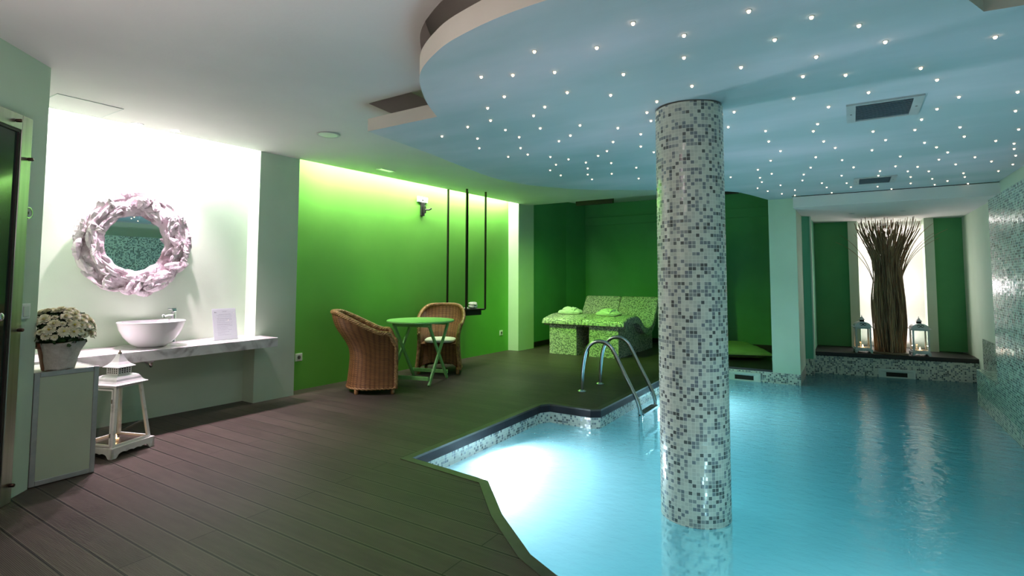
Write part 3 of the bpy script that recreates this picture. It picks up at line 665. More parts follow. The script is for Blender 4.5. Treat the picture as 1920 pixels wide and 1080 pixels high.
t = thing('downlight', 'round downlight in the green lit ceiling beyond the hanging shelf', 'ceiling light', (-3.73, 6.24, cz(6.24)))
mb = MB(); mb.lathe([(.06, 0), (.085, -.008), (.09, 0)], 28); mb.build('rim', M['white'], t)
mb = MB(); mb.lathe([(0, -.004), (.06, -.002)], 28); mb.build('lens', M['greenlens'], t)
for (x, y), lb in zip(((-5.06, 2.05), (-5.02, 2.33)), ('recessed white downlight over the left part of the driftwood mirror', 'recessed white downlight over the right part of the driftwood mirror')):
    t = thing('downlight', lb, 'ceiling light', (x, y, cz(y)))
    mb = MB(); mb.lathe([(.034, 0), (.045, -.006), (.048, 0)], 24); mb.build('rim', M['white'], t)
    mb = MB(); mb.lathe([(0, -.003), (.034, -.002)], 24); mb.build('lens', M['lamplens'], t)
for (x, y), lb in zip(((.02, 9.2), (.62, 9.2)), ('tiny left downlight in the soffit before the niche', 'tiny right downlight in the soffit before the niche')):
    t = thing('downlight', lb, 'ceiling light', (x, y, 2.215))
    mb = MB(); mb.lathe([(.022, 0), (.036, -.006), (.038, 0)], 20); mb.build('rim', M['ventmetal'], t)
    mb = MB(); mb.lathe([(0, -.001), (.022, -.001)], 20); mb.build('lens', M['ventdark'], t)
t = thing('access_hatch', 'flush rectangular access hatch in the ceiling above the washbasin', 'hatch', (-4.9, 1.6, cz(1.6)))
mb = MB(); mb.box((-.20, -.20, -.0035), (.20, .20, 0)); mb.build('panel', M['ceil'], t)
mb = MB()
for q in ((-.205, -.205, .205, -.2005), (-.205, .2005, .205, .205), (-.205, -.2005, -.2005, .2005), (.2005, -.2005, .205, .2005)): mb.box((q[0], q[1], -.0045), (q[2], q[3], 0))
mb.build('gap_seam', M['ventmetal'], t)
for (x0, x1, y), lb in zip(((-4.02, -3.35, 8.42), (-1.62, -1.38, 8.42)), ('long dark slot air grille above the tiled loungers', 'short dark slot air grille just right of the column top')):
    t = thing('slot_grille', lb, 'vent', ((x0 + x1) / 2, y, 2.53)); a = (x1 - x0) / 2
    mb = MB(); mb.box((-a, -.04, 0.0), (a, .04, .33)); mb.build('duct', M['blackmetal'], t)
    mb = MB(); 
    for k in range(3): mb.box((-a, -.035 + k * .025, -.006), (a, -.023 + k * .025, 0))
    mb.build('slats', M['blackmetal'], t)

# ------------------------------------------------------------------ steel framed glass door on the entrance wall
WX = Matrix(((FD.x, FD.y * -1 if False else 0.72 / hypot(.69, .72), 0, CRN[0]), (FD.y, .69 / hypot(.69, .72), 0, CRN[1]), (0, 0, 1, 0), (0, 0, 0, 1)))
# local: x along the wall towards the camera, y out of the wall into the room, z up
def wthing(name, label, cat, s_, z_, off=0.0):
    t = thing(name, label, cat); t.matrix_world = WX @ Matrix.Translation((s_, off, z_)); return t
t = wthing('door', 'dark glass door in a brushed steel frame at the left edge', 'door', .19, 0)
fr = MB()
for q in (((0, 0, .0), (.085, .035, 2.17)), ((1.0, 0, .0), (1.085, .035, 2.17)), ((.085, 0, 2.085), (1.0, .035, 2.17))): fr.box(*q)
fr.build('frame', M['brushed'], t, bevel=0.003)
fr = MB()
for q in (((.085, .004, 0), (.10, .030, 2.085)), ((.985, .004, 0), (1.0, .030, 2.085)), ((.10, .004, 2.07), (.985, .030, 2.085))): fr.box(*q)
fr.build('seal', M['rubber'], t)
fr = MB(); fr.box((.10, .004, .005), (.985, .020, 2.07)); fr.build('glass_panel', M['darkglass'], t)
for s_, z_ in ((.03, 1.93), (.03, .955), (.03, .10), (.14, 2.125), (.62, 2.125)):
    b = MB(); b.lathe([(0, .030), (.008, .030), (.010, .026), (.010, .004), (.006, 0)], 14, xf=Matrix.Translation((s_, .035, z_)) @ Matrix.Rotation(-pi / 2, 4, 'X')); b.build('bolt', M['bolt'], t)
h = MB(); h.lathe([(0, .05), (.014, .05), (.022, .044), (.022, .034), (.009, .028), (.009, 0)], 18, xf=Matrix.Translation((.205, .02, 1.04)) @ Matrix.Rotation(-pi / 2, 4, 'X')); h.build('knob', M['steel'], t)
t = wthing('wall_sensor', 'small round steel sensor on the wall beside the glass door', 'sensor', .128, 1.63)
mb = MB(); X90 = Matrix.Rotation(-pi / 2, 4, 'X'); mb.lathe([(.024, 0), (.033, .004), (.036, .002), (.037, 0)], 28, xf=X90); mb.build('ring', M['steel'], t)
mb = MB(); mb.lathe([(0, .003), (.025, .002)], 28, xf=X90); mb.build('face', M['lanterngrey'], t)
mb = MB(); mb.box((.004, .001, -.009), (.018, .006, .007)); mb.build('sensor_window', M['blackplastic'], t)
t = wthing('light_switch', 'white wall switch plate beside the glass door', 'switch', .125, 1.055)
mb = MB(); mb.box((-.042, 0, -.045), (.042, .014, .045)); mb.build('plate', M['white'], t, bevel=.004)
mb = MB(); mb.box((-.024, .014, -.03), (.024, .019, .03)); mb.build('rocker', M['skimmer'], t, bevel=.002)

# ------------------------------------------------------------------ laminate cabinet
t = thing('cabinet', 'pale green cabinet edged in aluminium under the potted chrysanthemum', 'cabinet', (-4.16, 1.204, 0))
mb = MB(); mb.box((-.44, 0, .01), (-.012, .328, .672)); mb.build('body', M['cablaminate'], t)
mb = MB(); mb.box((-.012, .026, .03), (-.004, .302, .65)); mb.build('front_panel', M['cablaminate'], t)
mb = MB()
for q in (((-.012, 0, .004), (0, .028, .678)), ((-.012, .300, .004), (0, .328, .678)), ((-.012, .028, .648), (0, .300, .678)), ((-.012, .028, .004), (0, .300, .034))): mb.box(*q)
mb.box((-.44, .318, .664), (-.012, .329, .675)); mb.build('aluminium_edging', M['alu'], t, bevel=.003)

# ------------------------------------------------------------------ potted chrysanthemum
PX, PY, PZ = -4.245, 1.335, .6762
t = thing('potted_chrysanthemum', 'pot of cream white chrysanthemums wrapped in paper on the pale green cabinet', 'flower pot', (PX, PY, PZ))
mb = MB(); mb.lathe([(0, 0), (.072, 0), (.076, .005), (.098, .135), (.108, .137), (.112, .172), (.100, .172), (.096, .150), (0, .148)], 40); mb.build('pot', M['terracotta'], t)
# paper: wraps the front and right of the pot, its top edge crumpled
def wrap(u, v):
    a = radians(-60) + u * radians(215); fl = .030 * max(0, v - .6) * (1 + 1.3 * smoothstep(.45, .8, u))
    r = (.080 + .026 * v) + .006 + fl + .004 * noise.noise(Vector((u * 9, v * 4, 2))) + (.006 * abs(sin(u * 14)) * v)
    if .48 < u < .62: r += .012 * sin((u - .48) / .14 * pi) * (0.3 + v)
    z = .002 + v * (.172 + .012 * noise.noise(Vector((u * 7, 3, 1)))) + (.0 if v > .02 else .004 * sin(u * 20))
    return (r * cos(a), r * sin(a), z)
mb = MB(); mb.grid(wrap, 90, 14); o = mb.build('paper_wrap', M['paperwrap'], t, fixn=False); sd = o.modifiers.new('solid', 'SOLIDIFY'); sd.thickness = .0015
rr_ = random.Random(3)
def dome(a, e):  # a azimuth, e elevation
    return Vector((.170 * cos(a) * cos(e), .170 * sin(a) * cos(e), .235 + .140 * sin(e)))
mb = MB()
for k in range(620):
    a = rr_.uniform(0, 2 * pi); e = rr_.uniform(-.55, 1.5); p = dome(a, e) * 1.0; q = Vector((0, 0, .19)); p = q + (p - q) * rr_.uniform(.55, .96)
    d = (p - q).normalized(); L = rr_.uniform(.022, .042); wd = L * .36
    sd_ = d.cross(Vector((rr_.uniform(-1, 1), rr_.uniform(-1, 1), rr_.uniform(-1, 1)))).normalized(); up_ = sd_.cross(d)
    tip = p + d * L * .6 + up_ * L * .5
    mb.add([p - sd_ * wd * .3, p + (tip - p) * .5 - sd_ * wd + up_ * .003, tip, p + (tip - p) * .5 + sd_ * wd + up_ * .003, p + sd_ * wd * .3], [(0, 1, 2, 3, 4)])
mb.lathe([(0, .285), (.06, .27), (.10, .235), (.115, .20), (.10, .165), (.05, .15), (0, .15)], 16, smooth=True, rad=lambda a: 1 + .1 * sin(5 * a))
tag(mb.build('foliage', M['leaf'], t, fixn=False), kind='stuff')
def flower_mesh(rad):
    m_ = MB()
    for ring, (nn, l, el, w_) in enumerate(((20, 1.0, .05, .17), (18, .92, .38, .17), (15, .80, .70, .16), (12, .64, 1.0, .15), (8, .50, 1.3, .12))):
        for i in range(nn):
            a = 2 * pi * i / nn + ring * .37 + rr_.uniform(-.08, .08); L = rad * l * rr_.uniform(.9, 1.08); ee = el + rr_.uniform(-.1, .1)
            dx = Vector((cos(a) * cos(ee), sin(a) * cos(ee), sin(ee))); sx_ = Vector((-sin(a), cos(a), 0)); wq = rad * w_
            b_ = dx * L * .15; c_ = dx * L * .65 + Vector((0, 0, rad * .05)); e_ = dx * L
            m_.add([b_ - sx_ * wq * .4, c_ - sx_ * wq, e_ - sx_ * wq * .35, e_ + sx_ * wq * .35, c_ + sx_ * wq, b_ + sx_ * wq * .4], [(0, 1, 2, 3, 4, 5)], 0)
    m_.lathe([(0, rad * .45), (rad * .10, rad * .44), (rad * .15, rad * .34), (rad * .2, 0)], 10, 1)
    return m_
protos = []
for rd in (.036, .032, .027, .020):
    o = flower_mesh(rd).build('flower', [M['petal'], M['pistil']], t, fixn=False); protos.append(o)
spots = []
tries = 0
while len(spots) < 92 and tries < 6000:
    tries += 1
    a = rr_.uniform(0, 2 * pi); e = math.asin(rr_.uniform(-.22, 1.0)); p = dome(a, e)
    if all((p - q).length > .033 for q in spots): spots.append(p)
for i, p in enumerate(spots):
    o = protos[i] if i < 4 else protos[rr_.randrange(4)].copy()
    if i >= 4: COL.objects.link(o); o.parent = t
    d = (p - Vector((0, 0, .17))).normalized(); d = (d + Vector((rr_.uniform(-.2, .2), rr_.uniform(-.2, .2), .15))).normalized()
    o.matrix_local = Matrix.Translation(p) @ d.to_track_quat('Z', 'Y').to_matrix().to_4x4()

# ------------------------------------------------------------------ marble counter, washbasin, tap
t = thing('marble_counter', 'white and grey marble wash counter along the white recess', 'counter', (-5.0, 2.2, .669))
mb = MB(); mb.hexa([(-.36, -1.0, -.088), (.19, -1.0, -.088), (.19, 1.06, -.088), (-.30, 1.06, -.088)], [(-.36, -1.0, 0), (.19, -1.0, 0), (.19, 1.06, 0), (-.30, 1.06, 0)])
mb = MB(); P_ = [(-5.374, 1.205), (-4.795, 1.205), (-4.80, 3.25), (-5.095, 3.25), (-5.111, 3.195), (-5.30, 3.195)]
mb.prism([(x + 5.0, y - 2.2) for x, y in P_], -.088, 0); mb.build('slab', M['marble'], t, bevel=.004)
BX, BY = -5.055, 2.225
t = thing('washbasin', 'white oval bowl washbasin standing on the marble counter', 'washbasin', (BX, BY, .669))
mb = MB(); mb.lathe([(0, 0), (.085, 0), (.105, .004), (.150, .035), (.195, .090), (.225, .150), (.240, .205), (.243, .214), (.236, .215), (.230, .205), (.214, .150), (.182, .090), (.130, .040), (.06, .022), (0, .020)], 64, rad=lambda a: 1 + .03 * cos(2 * a + pi))
mb.build('bowl', M['porcelain'], t)
mb = MB(); mb.lathe([(0, .026), (.018, .025), (.021, .021)], 20); mb.build('drain', M['chrome'], t)
t = thing('tap', 'tall chrome tap behind the washbasin', 'tap', (-5.215, 2.47, .669))
mb = MB(); mb.lathe([(0, 0), (.026, 0), (.026, .006), (.024, .012), (.023, .275), (0, .278)], 24); mb.build('body', M['chrome'], t)
mb = MB(); mb.tube([(0, 0, .25), (.04, -.06, .254), (.08, -.12, .250)], [.015, .014, .013], 12); mb.tube([(.077, -.115, .255), (.079, -.118, .232)], .010, 12); mb.build('spout', M['chrome'], t)
mb = MB(); mb.box((-.018, -.018, .278), (.018, .018, .300)); mb.box((-.010, -.05, .300), (.010, .02, .310)); mb.build('lever', M['chrome'], t, bevel=.003)
t = thing('drain_trap', 'chrome drain pipe under the marble counter', 'pipe', (BX, BY, .58))
mb = MB(); mb.tube(catmull([(0, 0, 0), (0, 0, -.05), (-.01, .01, -.075), (-.05, .02, -.08), (-.12, .02, -.06), (-.25, .02, -.05)], 5), .017, 12); mb.build('pipe', M['chrome'], t)
mb = MB(); mb.lathe([(0, .0), (.028, 0), (.03, -.01), (.03, -.035), (.022, -.045), (0, -.045)], 20); mb.build('collar', M['porcelain'], t)

# ------------------------------------------------------------------ notice in an acrylic stand
t = thing('notice_stand', 'printed white notice in a clear stand on the marble counter', 'sign', (-4.995, 2.84, .669), radians(-5))
tilt = Matrix.Rotation(radians(-14), 4, 'Y')
mb = MB(); mb.box((-.0015, -.108, .004), (.0015, .108, .302), xf=tilt); mb.build('sheet', M['paper'], t)
mb = MB(); mb.box((.0018, -.111, .001), (.0034, .111, .305), xf=tilt); mb.build('clear_cover', M['glass'], t)
mb = MB(); mb.box((-.075, -.111, 0), (.004, .111, .003)); mb.build('foot', M['glass'], t)
mb = MB(); rq = random.Random(5)
def pr(y0, y1, z, h): mb.box((.0015, y0, z), (.0017, y1, z + h), xf=tilt)
for z, y0, y1 in ((.245, -.05, .06), (.236, -.07, .065), (.222, -.06, .07), (.207, -.07, .06), (.200, -.065, .068), (.1885, -.07, .066), (.176, -.07, .0), (.165, -.07, .07), (.1505, -.07, .045), (.145, -.07, .068), (.132, -.072, .068), (.120, -.072, .02), (.108, -.072, .03), (.096, -.07, .06), (.078, -.072, .035), (.064, -.07, .0), (.05, -.07, .05), (.276, -.012, .03), (.268, -.015, .02)):
    y = y0
    while y < y1:
        l = rq.uniform(.008, .022); pr(y, min(y1, y + l), z, .0022); y += l + .003
mb.build('printed_lines', M['ink'], t)
mb = MB(); pr(-.086, -.078, .263, .006); pr(-.087, -.084, .268, .004); pr(-.076, -.070, .263, .002); pr(-.073, -.071, .266, .005); mb.build('printed_mark', M['inkdark'], t)

# ------------------------------------------------------------------ driftwood mirror
MXc, MYc, MZc = -5.27, 2.15, 1.55
t = thing('driftwood_mirror', 'round wall mirror in a thick whitewashed driftwood frame', 'mirror', (MXc, MYc, MZc), radians(2.3))
t.rotation_euler = (0, 0, radians(2.0))
mb = MB(); mb.lathe([(0, .02), (.255, .02)], 64, xf=Matrix.Rotation(pi / 2, 4, 'Y')); mb.build('mirror_glass', M['mirror'], t, fixn=False)
mb = MB(); mb.lathe([(.235, .0), (.238, .035), (.262, .05), (.40, .045), (.43, .03), (.435, -.02), (.235, -.02)], 64, xf=Matrix.Rotation(pi / 2, 4, 'Y'), rad=lambda a: 1 + .02 * sin(9 * a) + .015 * sin(17 * a + 1)); mb.build('backing_ring', M['drift'], t)
rd = random.Random(21)
def drift(a, r, ln, wd, dp, skew, bend, tw, jag):
    """one split chunk of driftwood lying on the ring"""
    m_ = MB(); NN = 10; NC = 6; path = []
    ca, sa = cos(a), sin(a); tx = Vector((0, -sa, ca)); rx = Vector((0, ca, sa)); dirv = (tx * cos(skew) + rx * sin(skew)); side = (rx * cos(skew) - tx * sin(skew)); outv = Vector((1, 0, 0))
    c0 = rx * r + outv * dp; seed = rd.uniform(0, 100); cs = [rd.uniform(.55, 1.3) for _ in range(NC)]
    vs = []
    for i in range(NN + 1):
        q = i / NN * 2 - 1
        p = c0 + dirv * (q * ln / 2) - side * bend * q * q + outv * (.012 * sin(q * 2 + seed) + tw * q)
        tp = (1 - abs(q) ** 3.2) * .75 + .25; tp *= 1 + .22 * noise.noise(Vector((q * 2.2, seed, 0)))
        for k in range(NC):
            b = 2 * pi * k / NC + q * .5
            rr = wd * tp * cs[k] * (1 + jag * noise.noise(Vector((q * 6 + seed, k * .9, 3))) * .75)
            vs.append(p + side * cos(b) * rr + outv * sin(b) * rr * .62)
    fs = [(j * NC + i, j * NC + (i + 1) % NC, (j + 1) * NC + (i + 1) % NC, (j + 1) * NC + i) for j in range(NN) for i in range(NC)]
    fs += [tuple(range(NC - 1, -1, -1)), tuple(range(NN * NC, NN * NC + NC))]
    m_.add(vs, fs, 0, jag < .45)
    o = m_.build('driftwood_piece', M['drift'], t, origin=tuple(c0)); 
    if jag < .45: sb = o.modifiers.new('sub', 'SUBSURF'); sb.levels = 1; sb.render_levels = 1
    return o
# inner rim pieces hugging the glass
for k in range(15):
    a = 2 * pi * k / 15 + rd.uniform(-.1, .1); drift(a, .262 + rd.uniform(-.006, .01), rd.uniform(.13, .19), rd.uniform(.018, .026), .045, rd.uniform(-.12, .12), -.022, rd.uniform(-.005, .005), .35)
# middle: on the left long curved strips, elsewhere blocky chips
for k in range(34):
    a = 2 * pi * k / 34 + rd.uniform(-.08, .08); left = cos(a) < -.2
    drift(a, rd.uniform(.30, .39), rd.uniform(.19, .30) if left else rd.uniform(.10, .22), rd.uniform(.016, .028) if left else rd.uniform(.022, .042), rd.uniform(.055, .085), rd.uniform(-.25, .25) if left else rd.uniform(-1.0, 1.0), .025 if left else .0, rd.uniform(-.02, .02), .5)
for k in range(30):
    a = 2 * pi * k / 30 + rd.uniform(-.1, .1); drift(a, rd.uniform(.405, .44), rd.uniform(.13, .24), rd.uniform(.018, .032), rd.uniform(.03, .06), rd.uniform(-.3, .3), .012, rd.uniform(-.01, .01), .55)
for k in range(20):
    a = rd.uniform(0, 2 * pi); drift(a, rd.uniform(.30, .41), rd.uniform(.07, .15), rd.uniform(.014, .03), rd.uniform(.085, .11), rd.uniform(-1.5, 1.5), 0, rd.uniform(-.03, .03), .7)

# ------------------------------------------------------------------ wall sockets and brackets on the green wall
def gx(y): return GW0[0] + (GW1[0] - GW0[0]) * (y - GW0[1]) / (GW1[1] - GW0[1])
def socket(y, z, lb):
    t = thing('wall_socket', lb, 'socket', (gx(y) + .002, y, z), radians(-2))
    mb = MB(); mb.box((0, -.043, -.043), (.010, .043, .043)); mb.build('plate', M['white'], t, bevel=.003)
    mb = MB(); mb.box((.010, -.027, -.027), (.013, .027, .027)); mb.build('insert', M['skimmer'], t)
    mb = MB(); mb.lathe([(0, .002), (.019, .002), (.021, 0)], 20, xf=Matrix.Translation((.0131, 0, 0)) @ Matrix.Rotation(pi / 2, 4, 'Y')); mb.build('recess', M['grayslot'], t)
socket(3.84, .365, 'white wall socket low on the green wall near the pier')
socket(7.76, .32, 'white wall socket low on the green wall beyond the hanging shelf')
t = thing('wall_bracket', 'black wall bracket hanging below a white plate high on the green wall', 'bracket', (gx(5.78) + .002, 5.78, 2.39), radians(-2))
mb = MB(); mb.box((0, -.105, -.04), (.018, .105, .04)); mb.build('plate', M['white'], t, bevel=.004)
for yy in (-.065, .0, .065):
    mb = MB(); mb.lathe([(0, .004), (.012, .004), (.014, 0)], 14, xf=Matrix.Translation((.018, yy, 0.005 if yy else -.005)) @ Matrix.Rotation(pi / 2, 4, 'Y')); mb.build('plug_hole', M['skimmer'] if yy else M['blackplastic'], t)
mb = MB(); mb.box((.0, -.035, -.235), (.03, .03, -.045)); mb.box((.03, -.012, -.20), (.075, .012, -.10)); mb.tube([(.07, 0, -.15), (.12, .03, -.15), (.13, .06, -.13)], .013, 8); mb.build('arm', M['blackplastic'], t, bevel=.003)

# ------------------------------------------------------------------ hanging shelf on ceiling bars
t = thing('hanging_shelf', 'black shelf hung on square bars from the ceiling beside the green wall', 'shelf', (-4.822, 6.33, 0))
B1, B2, B3 = Vector((-4.99, 6.09)), Vector((-4.73, 6.20)), Vector((-4.655, 6.57)); B4 = B1 + B3 - B2
c0 = Vector((-4.822, 6.33)); BP = [B1 - c0, B2 - c0, B3 - c0, B4 - c0]
for b in BP:
    mb = MB(); mb.box((b.x - .011, b.y - .011, .80), (b.x + .011, b.y + .011, cz(6.2))); mb.build('bar', M['blackmetal'], t)
mb = MB(); q = [b * 1.0 for b in BP]; mb.hexa([(*p, .785) for p in q], [(*p, .805) for p in q]); mb.build('shelf_board', M['blackmetal'], t, bevel=.002)
mb = MB(); q = [b * .8 for b in BP]; mb.hexa([(*p, .715) for p in q], [(*p, .784) for p in q]); mb.build('drawer_box', M['blackmetal'], t, bevel=.002)
mb = MB()
for i in range(4):
    a, b = BP[i], BP[(i + 1) % 4]; mb.tube([(*a, .80), (*b, .80)], .012, 4, rot=pi / 4)
mb.build('edge_rail', M['blackmetal'], t)
def lump(name, label, cat, loc, sx, sy, sz, m, seed, fold=.12):
    mb = MB()
    def f(u, v):
        a = 2 * pi * u; e = (v - .5) * pi; k = 1 + fold * noise.noise(Vector((cos(a) * 1.8 + seed, sin(a) * 1.8, sin(e) * 1.8))) + fold * .7 * noise.noise(Vector((cos(a) * 4, sin(a) * 4 + seed, sin(e) * 4)))
        ce = max(0, cos(e)) ** .6; x = math.copysign(abs(cos(a)) ** .7, cos(a)) * ce * sx * k; y = math.copysign(abs(sin(a)) ** .7, sin(a)) * ce * sy * k; return (x, y, sz + sin(e) * sz * (k if e > 0 else 1))
    mb.grid(f, 28, 16); o = mb.build(name, m, origin=(0, 0, 0), merge=True); o.location = loc; tag(o, label, cat); return o
lump('folded_cloth', 'small pale crumpled cloth on the black hanging shelf', 'cloth', (-4.775, 6.42, .8055), .07, .045, .045, M['terry'], 3, .5)
lump('soap_bar', 'tiny white soap beside the crumpled cloth on the hanging shelf', 'soap', (-4.775, 6.26, .8055), .035, .025, .014, M['white'], 8, .1)

# ------------------------------------------------------------------ large white floor lantern
def wave_apron(mb, p0, p1, zt, th, inward):
    """scalloped board from p0 to p1 with feet at both ends"""
    p0, p1 = Vector(p0), Vector(p1); d = (p1 - p0); L = d.length; d.normalize(); N_ = 40
    lo = []
    for i in range(N_ + 1):
        q = i / N_; e = min(q, 1 - q)
        z = 0 if e < .10 else (.026 * smoothstep(.10, .17, e) + .007 * abs(sin((q - .17) / .66 * pi * 4)) * (1 if e > .17 else 0))
        lo.append(z)
    vs = []; 
    for i in range(N_ + 1):
        p = p0 + d * L * i / N_; k = Vector(inward) * th
        vs += [(p.x, p.y, lo[i]), (p.x, p.y, zt), (p.x + k.x, p.y + k.y, zt), (p.x + k.x, p.y + k.y, lo[i])]
    fs = []
    for i in range(N_):
        a = 4 * i; b = a + 4
        fs += [(a, b, b + 1, a + 1), (a + 1, b + 1, b + 2, a + 2), (a + 2, b + 2, b + 3, a + 3), (a + 3, b + 3, b, a)]
    fs += [(0, 1, 2, 3), (4 * N_ + 3, 4 * N_ + 2, 4 * N_ + 1, 4 * N_)]
    mb.add(vs, fs)
e1 = Vector((-.107, .317)).normalized(); e2 = Vector((-.317, -.107)).normalized()
LC = Vector((-4.34, 1.695)) + e1 * .165 + e2 * .165
LANT = thing('floor_lantern', 'large white wooden lantern standing on the deck beside the green cabinet', 'lantern', (LC.x, LC.y, 0), atan2(e1.y, e1.x))
hb = .165
mb = MB()
for a, b, k in (((-hb, -hb), (hb, -hb), (0, 1)), ((hb, -hb), (hb, hb), (-1, 0)), ((hb, hb), (-hb, hb), (0, -1)), ((-hb, hb), (-hb, -hb), (1, 0))): wave_apron(mb, a, b, .062, .014, k)
mb.box((-hb, -hb, .060), (hb, hb, .072)); mb.build('base', M['lanternwhite'], LANT)
mb = MB(); mb.box((-.14, -.14, .070), (.14, .14, .0735)); mb.build('floor_plate', M['tray'], LANT)
fb, ft, z0, z1 = .148, .102, .072, .485
def lpt(sx, sy, q, ins=0.0): s_ = fb + (ft - fb) * q - ins; return Vector((sx * s_, sy * s_, z0 + (z1 - z0) * q))
for sx, sy in ((-1, -1), (1, -1), (1, 1), (-1, 1)):
    mb = MB(); w_ = .020
    lo = [lpt(sx, sy, 0), lpt(sx, sy, 0) + Vector((-sx * w_, 0, 0)), lpt(sx, sy, 0) + Vector((-sx * w_, -sy * w_, 0)), lpt(sx, sy, 0) + Vector((0, -sy * w_, 0))]
    hi = [lpt(sx, sy, 1), lpt(sx, sy, 1) + Vector((-sx * w_, 0, 0)), lpt(sx, sy, 1) + Vector((-sx * w_, -sy * w_, 0)), lpt(sx, sy, 1) + Vector((0, -sy * w_, 0))]
    mb.hexa(lo, hi); mb.build('corner_post', M['lanternwhite'], LANT)
for q, h_, nm in ((0.0, .016, 'bottom_rail'), (.955, .018, 'top_rail')):
    mb = MB()
    s_ = fb + (ft - fb) * q - .003; zz = z0 + (z1 - z0) * q
    for a, b in (((-s_, -s_), (s_, -s_ + .014)), ((-s_, s_ - .014), (s_, s_)), ((-s_, -s_), (-s_ + .014, s_)), ((s_ - .014, -s_), (s_, s_))): mb.box((*a, zz), (*b, zz + h_))
    mb.build(nm, M['lanternwhite'], LANT)
for k in range(4):
    rot = Matrix.Rotation(k * pi / 2, 4, 'Z'); mb = MB()
    vs = [rot @ Vector(p) for p in ((-fb + .016, -fb + .010, z0 + .01), (fb - .016, -fb + .010, z0 + .01), (ft - .016, -ft + .010, z1 - .01), (-ft + .016, -ft + .010, z1 - .01))]
    nn = rot @ Vector((0, .002, 0)); mb.add(vs + [v + nn for v in vs], [(0, 1, 2, 3), (7, 6, 5, 4), (0, 4, 5, 1), (1, 5, 6, 2), (2, 6, 7, 3), (3, 7, 4, 0)])
    mb.build('glass_pane', M['glass'], LANT)
# the door on the side that faces the room: a frame of its own with hinges
mb = MB(); y_ = lambda q: -(fb + (ft - fb) * q) - .004
def dp(u, q): s_ = fb + (ft - fb) * q - .022; return Vector((-(fb + (ft - fb) * q) - .004, u * s_, z0 + (z1 - z0) * q))
def bar(a, b, w_=.007):
    mb.tube([a, b], w_, 4, rot=pi / 4, smooth=False)
for (a, b) in ((dp(-1, .03), dp(1, .03)), (dp(1, .03), dp(1, .93)), (dp(1, .93), dp(-1, .93)), (dp(-1, .93), dp(-1, .03))): bar(a, b)
DR = mb.build('door', M['lanternwhite'], LANT)
for q in (.2, .75):
    mb = MB(); p = dp(-1, q); mb.tube([p + Vector((-.008, -.004, -.014)), p + Vector((-.008, -.004, .014))], .004, 8); mb.build('hinge', M['pierced'], DR)
# bell shaped roof, pierced lantern top, pyramid cap with finial
def sqring(prof, mb, mi=0):
    vs = []
    for s_, z in prof: vs += [(-s_, -s_, z), (s_, -s_, z), (s_, s_, z), (-s_, s_, z)]
    fs = [(4 * j + i, 4 * j + (i + 1) % 4, 4 * j + 4 + (i + 1) % 4, 4 * j + 4 + i) for j in range(len(prof) - 1) for i in range(4)]
    fs += [(3, 2, 1, 0), tuple(4 * (len(prof) - 1) + i for i in range(4))]; mb.add(vs, fs, mi)
mb = MB(); sqring([(.10, .484), (.128, .486), (.129, .490), (.112, .498), (.100, .512), (.094, .527), (.084, .540), (.070, .548), (.050, .553)], mb); mb.build('roof', M['lanternroof'], LANT)
mb = MB(); sqring([(.052, .552), (.052, .604)], mb, 0)
for k in range(4):
    rot = Matrix.Rotation(k * pi / 2, 4, 'Z')
    for i in range(5):
        for j in range(3):
            u = -.038 + i * .019; z = .565 + j * .0135; mb.add([rot @ Vector(p) for p in ((u - .005, -.0524, z - .0045), (u + .005, -.0524, z - .0045), (u + .005, -.0524, z + .0045), (u - .005, -.0524, z + .0045))], [(0, 1, 2, 3)], 1)
mb.build('pierced_vent', [M['lanternwhite'], M['hole']], LANT, fixn=False)
mb = MB(); sqring([(.060, .602), (.070, .604), (.071, .607), (.052, .620), (.036, .640), (.024, .665), (.014, .690), (.012, .695)], mb); mb.build('cap', M['lanternroof'], LANT)
mb = MB(); mb.lathe([(.010, .694), (.013, .700), (.009, .708), (.005, .712), (.006, .718), (0, .723)], 14); mb.build('finial', M['pierced'], LANT)
def tealight(loc, label, power, sc=1.0):
    t = thing('tealight', label, 'candle', loc)
    mb = MB(); mb.lathe([(0, 0), (.019 * sc, 0), (.0195 * sc, .014 * sc), (.018 * sc, .014 * sc), (.0175 * sc, .011 * sc), (0, .0105 * sc)], 22); mb.build('wax_cup', M['wax'], t)
    mb = MB(); mb.lathe([(0, .011 * sc), (.004 * sc, .015 * sc), (.0062 * sc, .022 * sc), (.005 * sc, .030 * sc), (.002 * sc, .040 * sc), (0, .045 * sc)], 12); mb.build('flame', M['flame'], t)
    l = light('tealight_glow', 'POINT', (loc[0], loc[1], loc[2] + .05 * sc), power * .4, (1, .45, .18), radius=.012)
tealight((LC.x, LC.y, .0738), 'lit tealight inside the large floor lantern', .5)

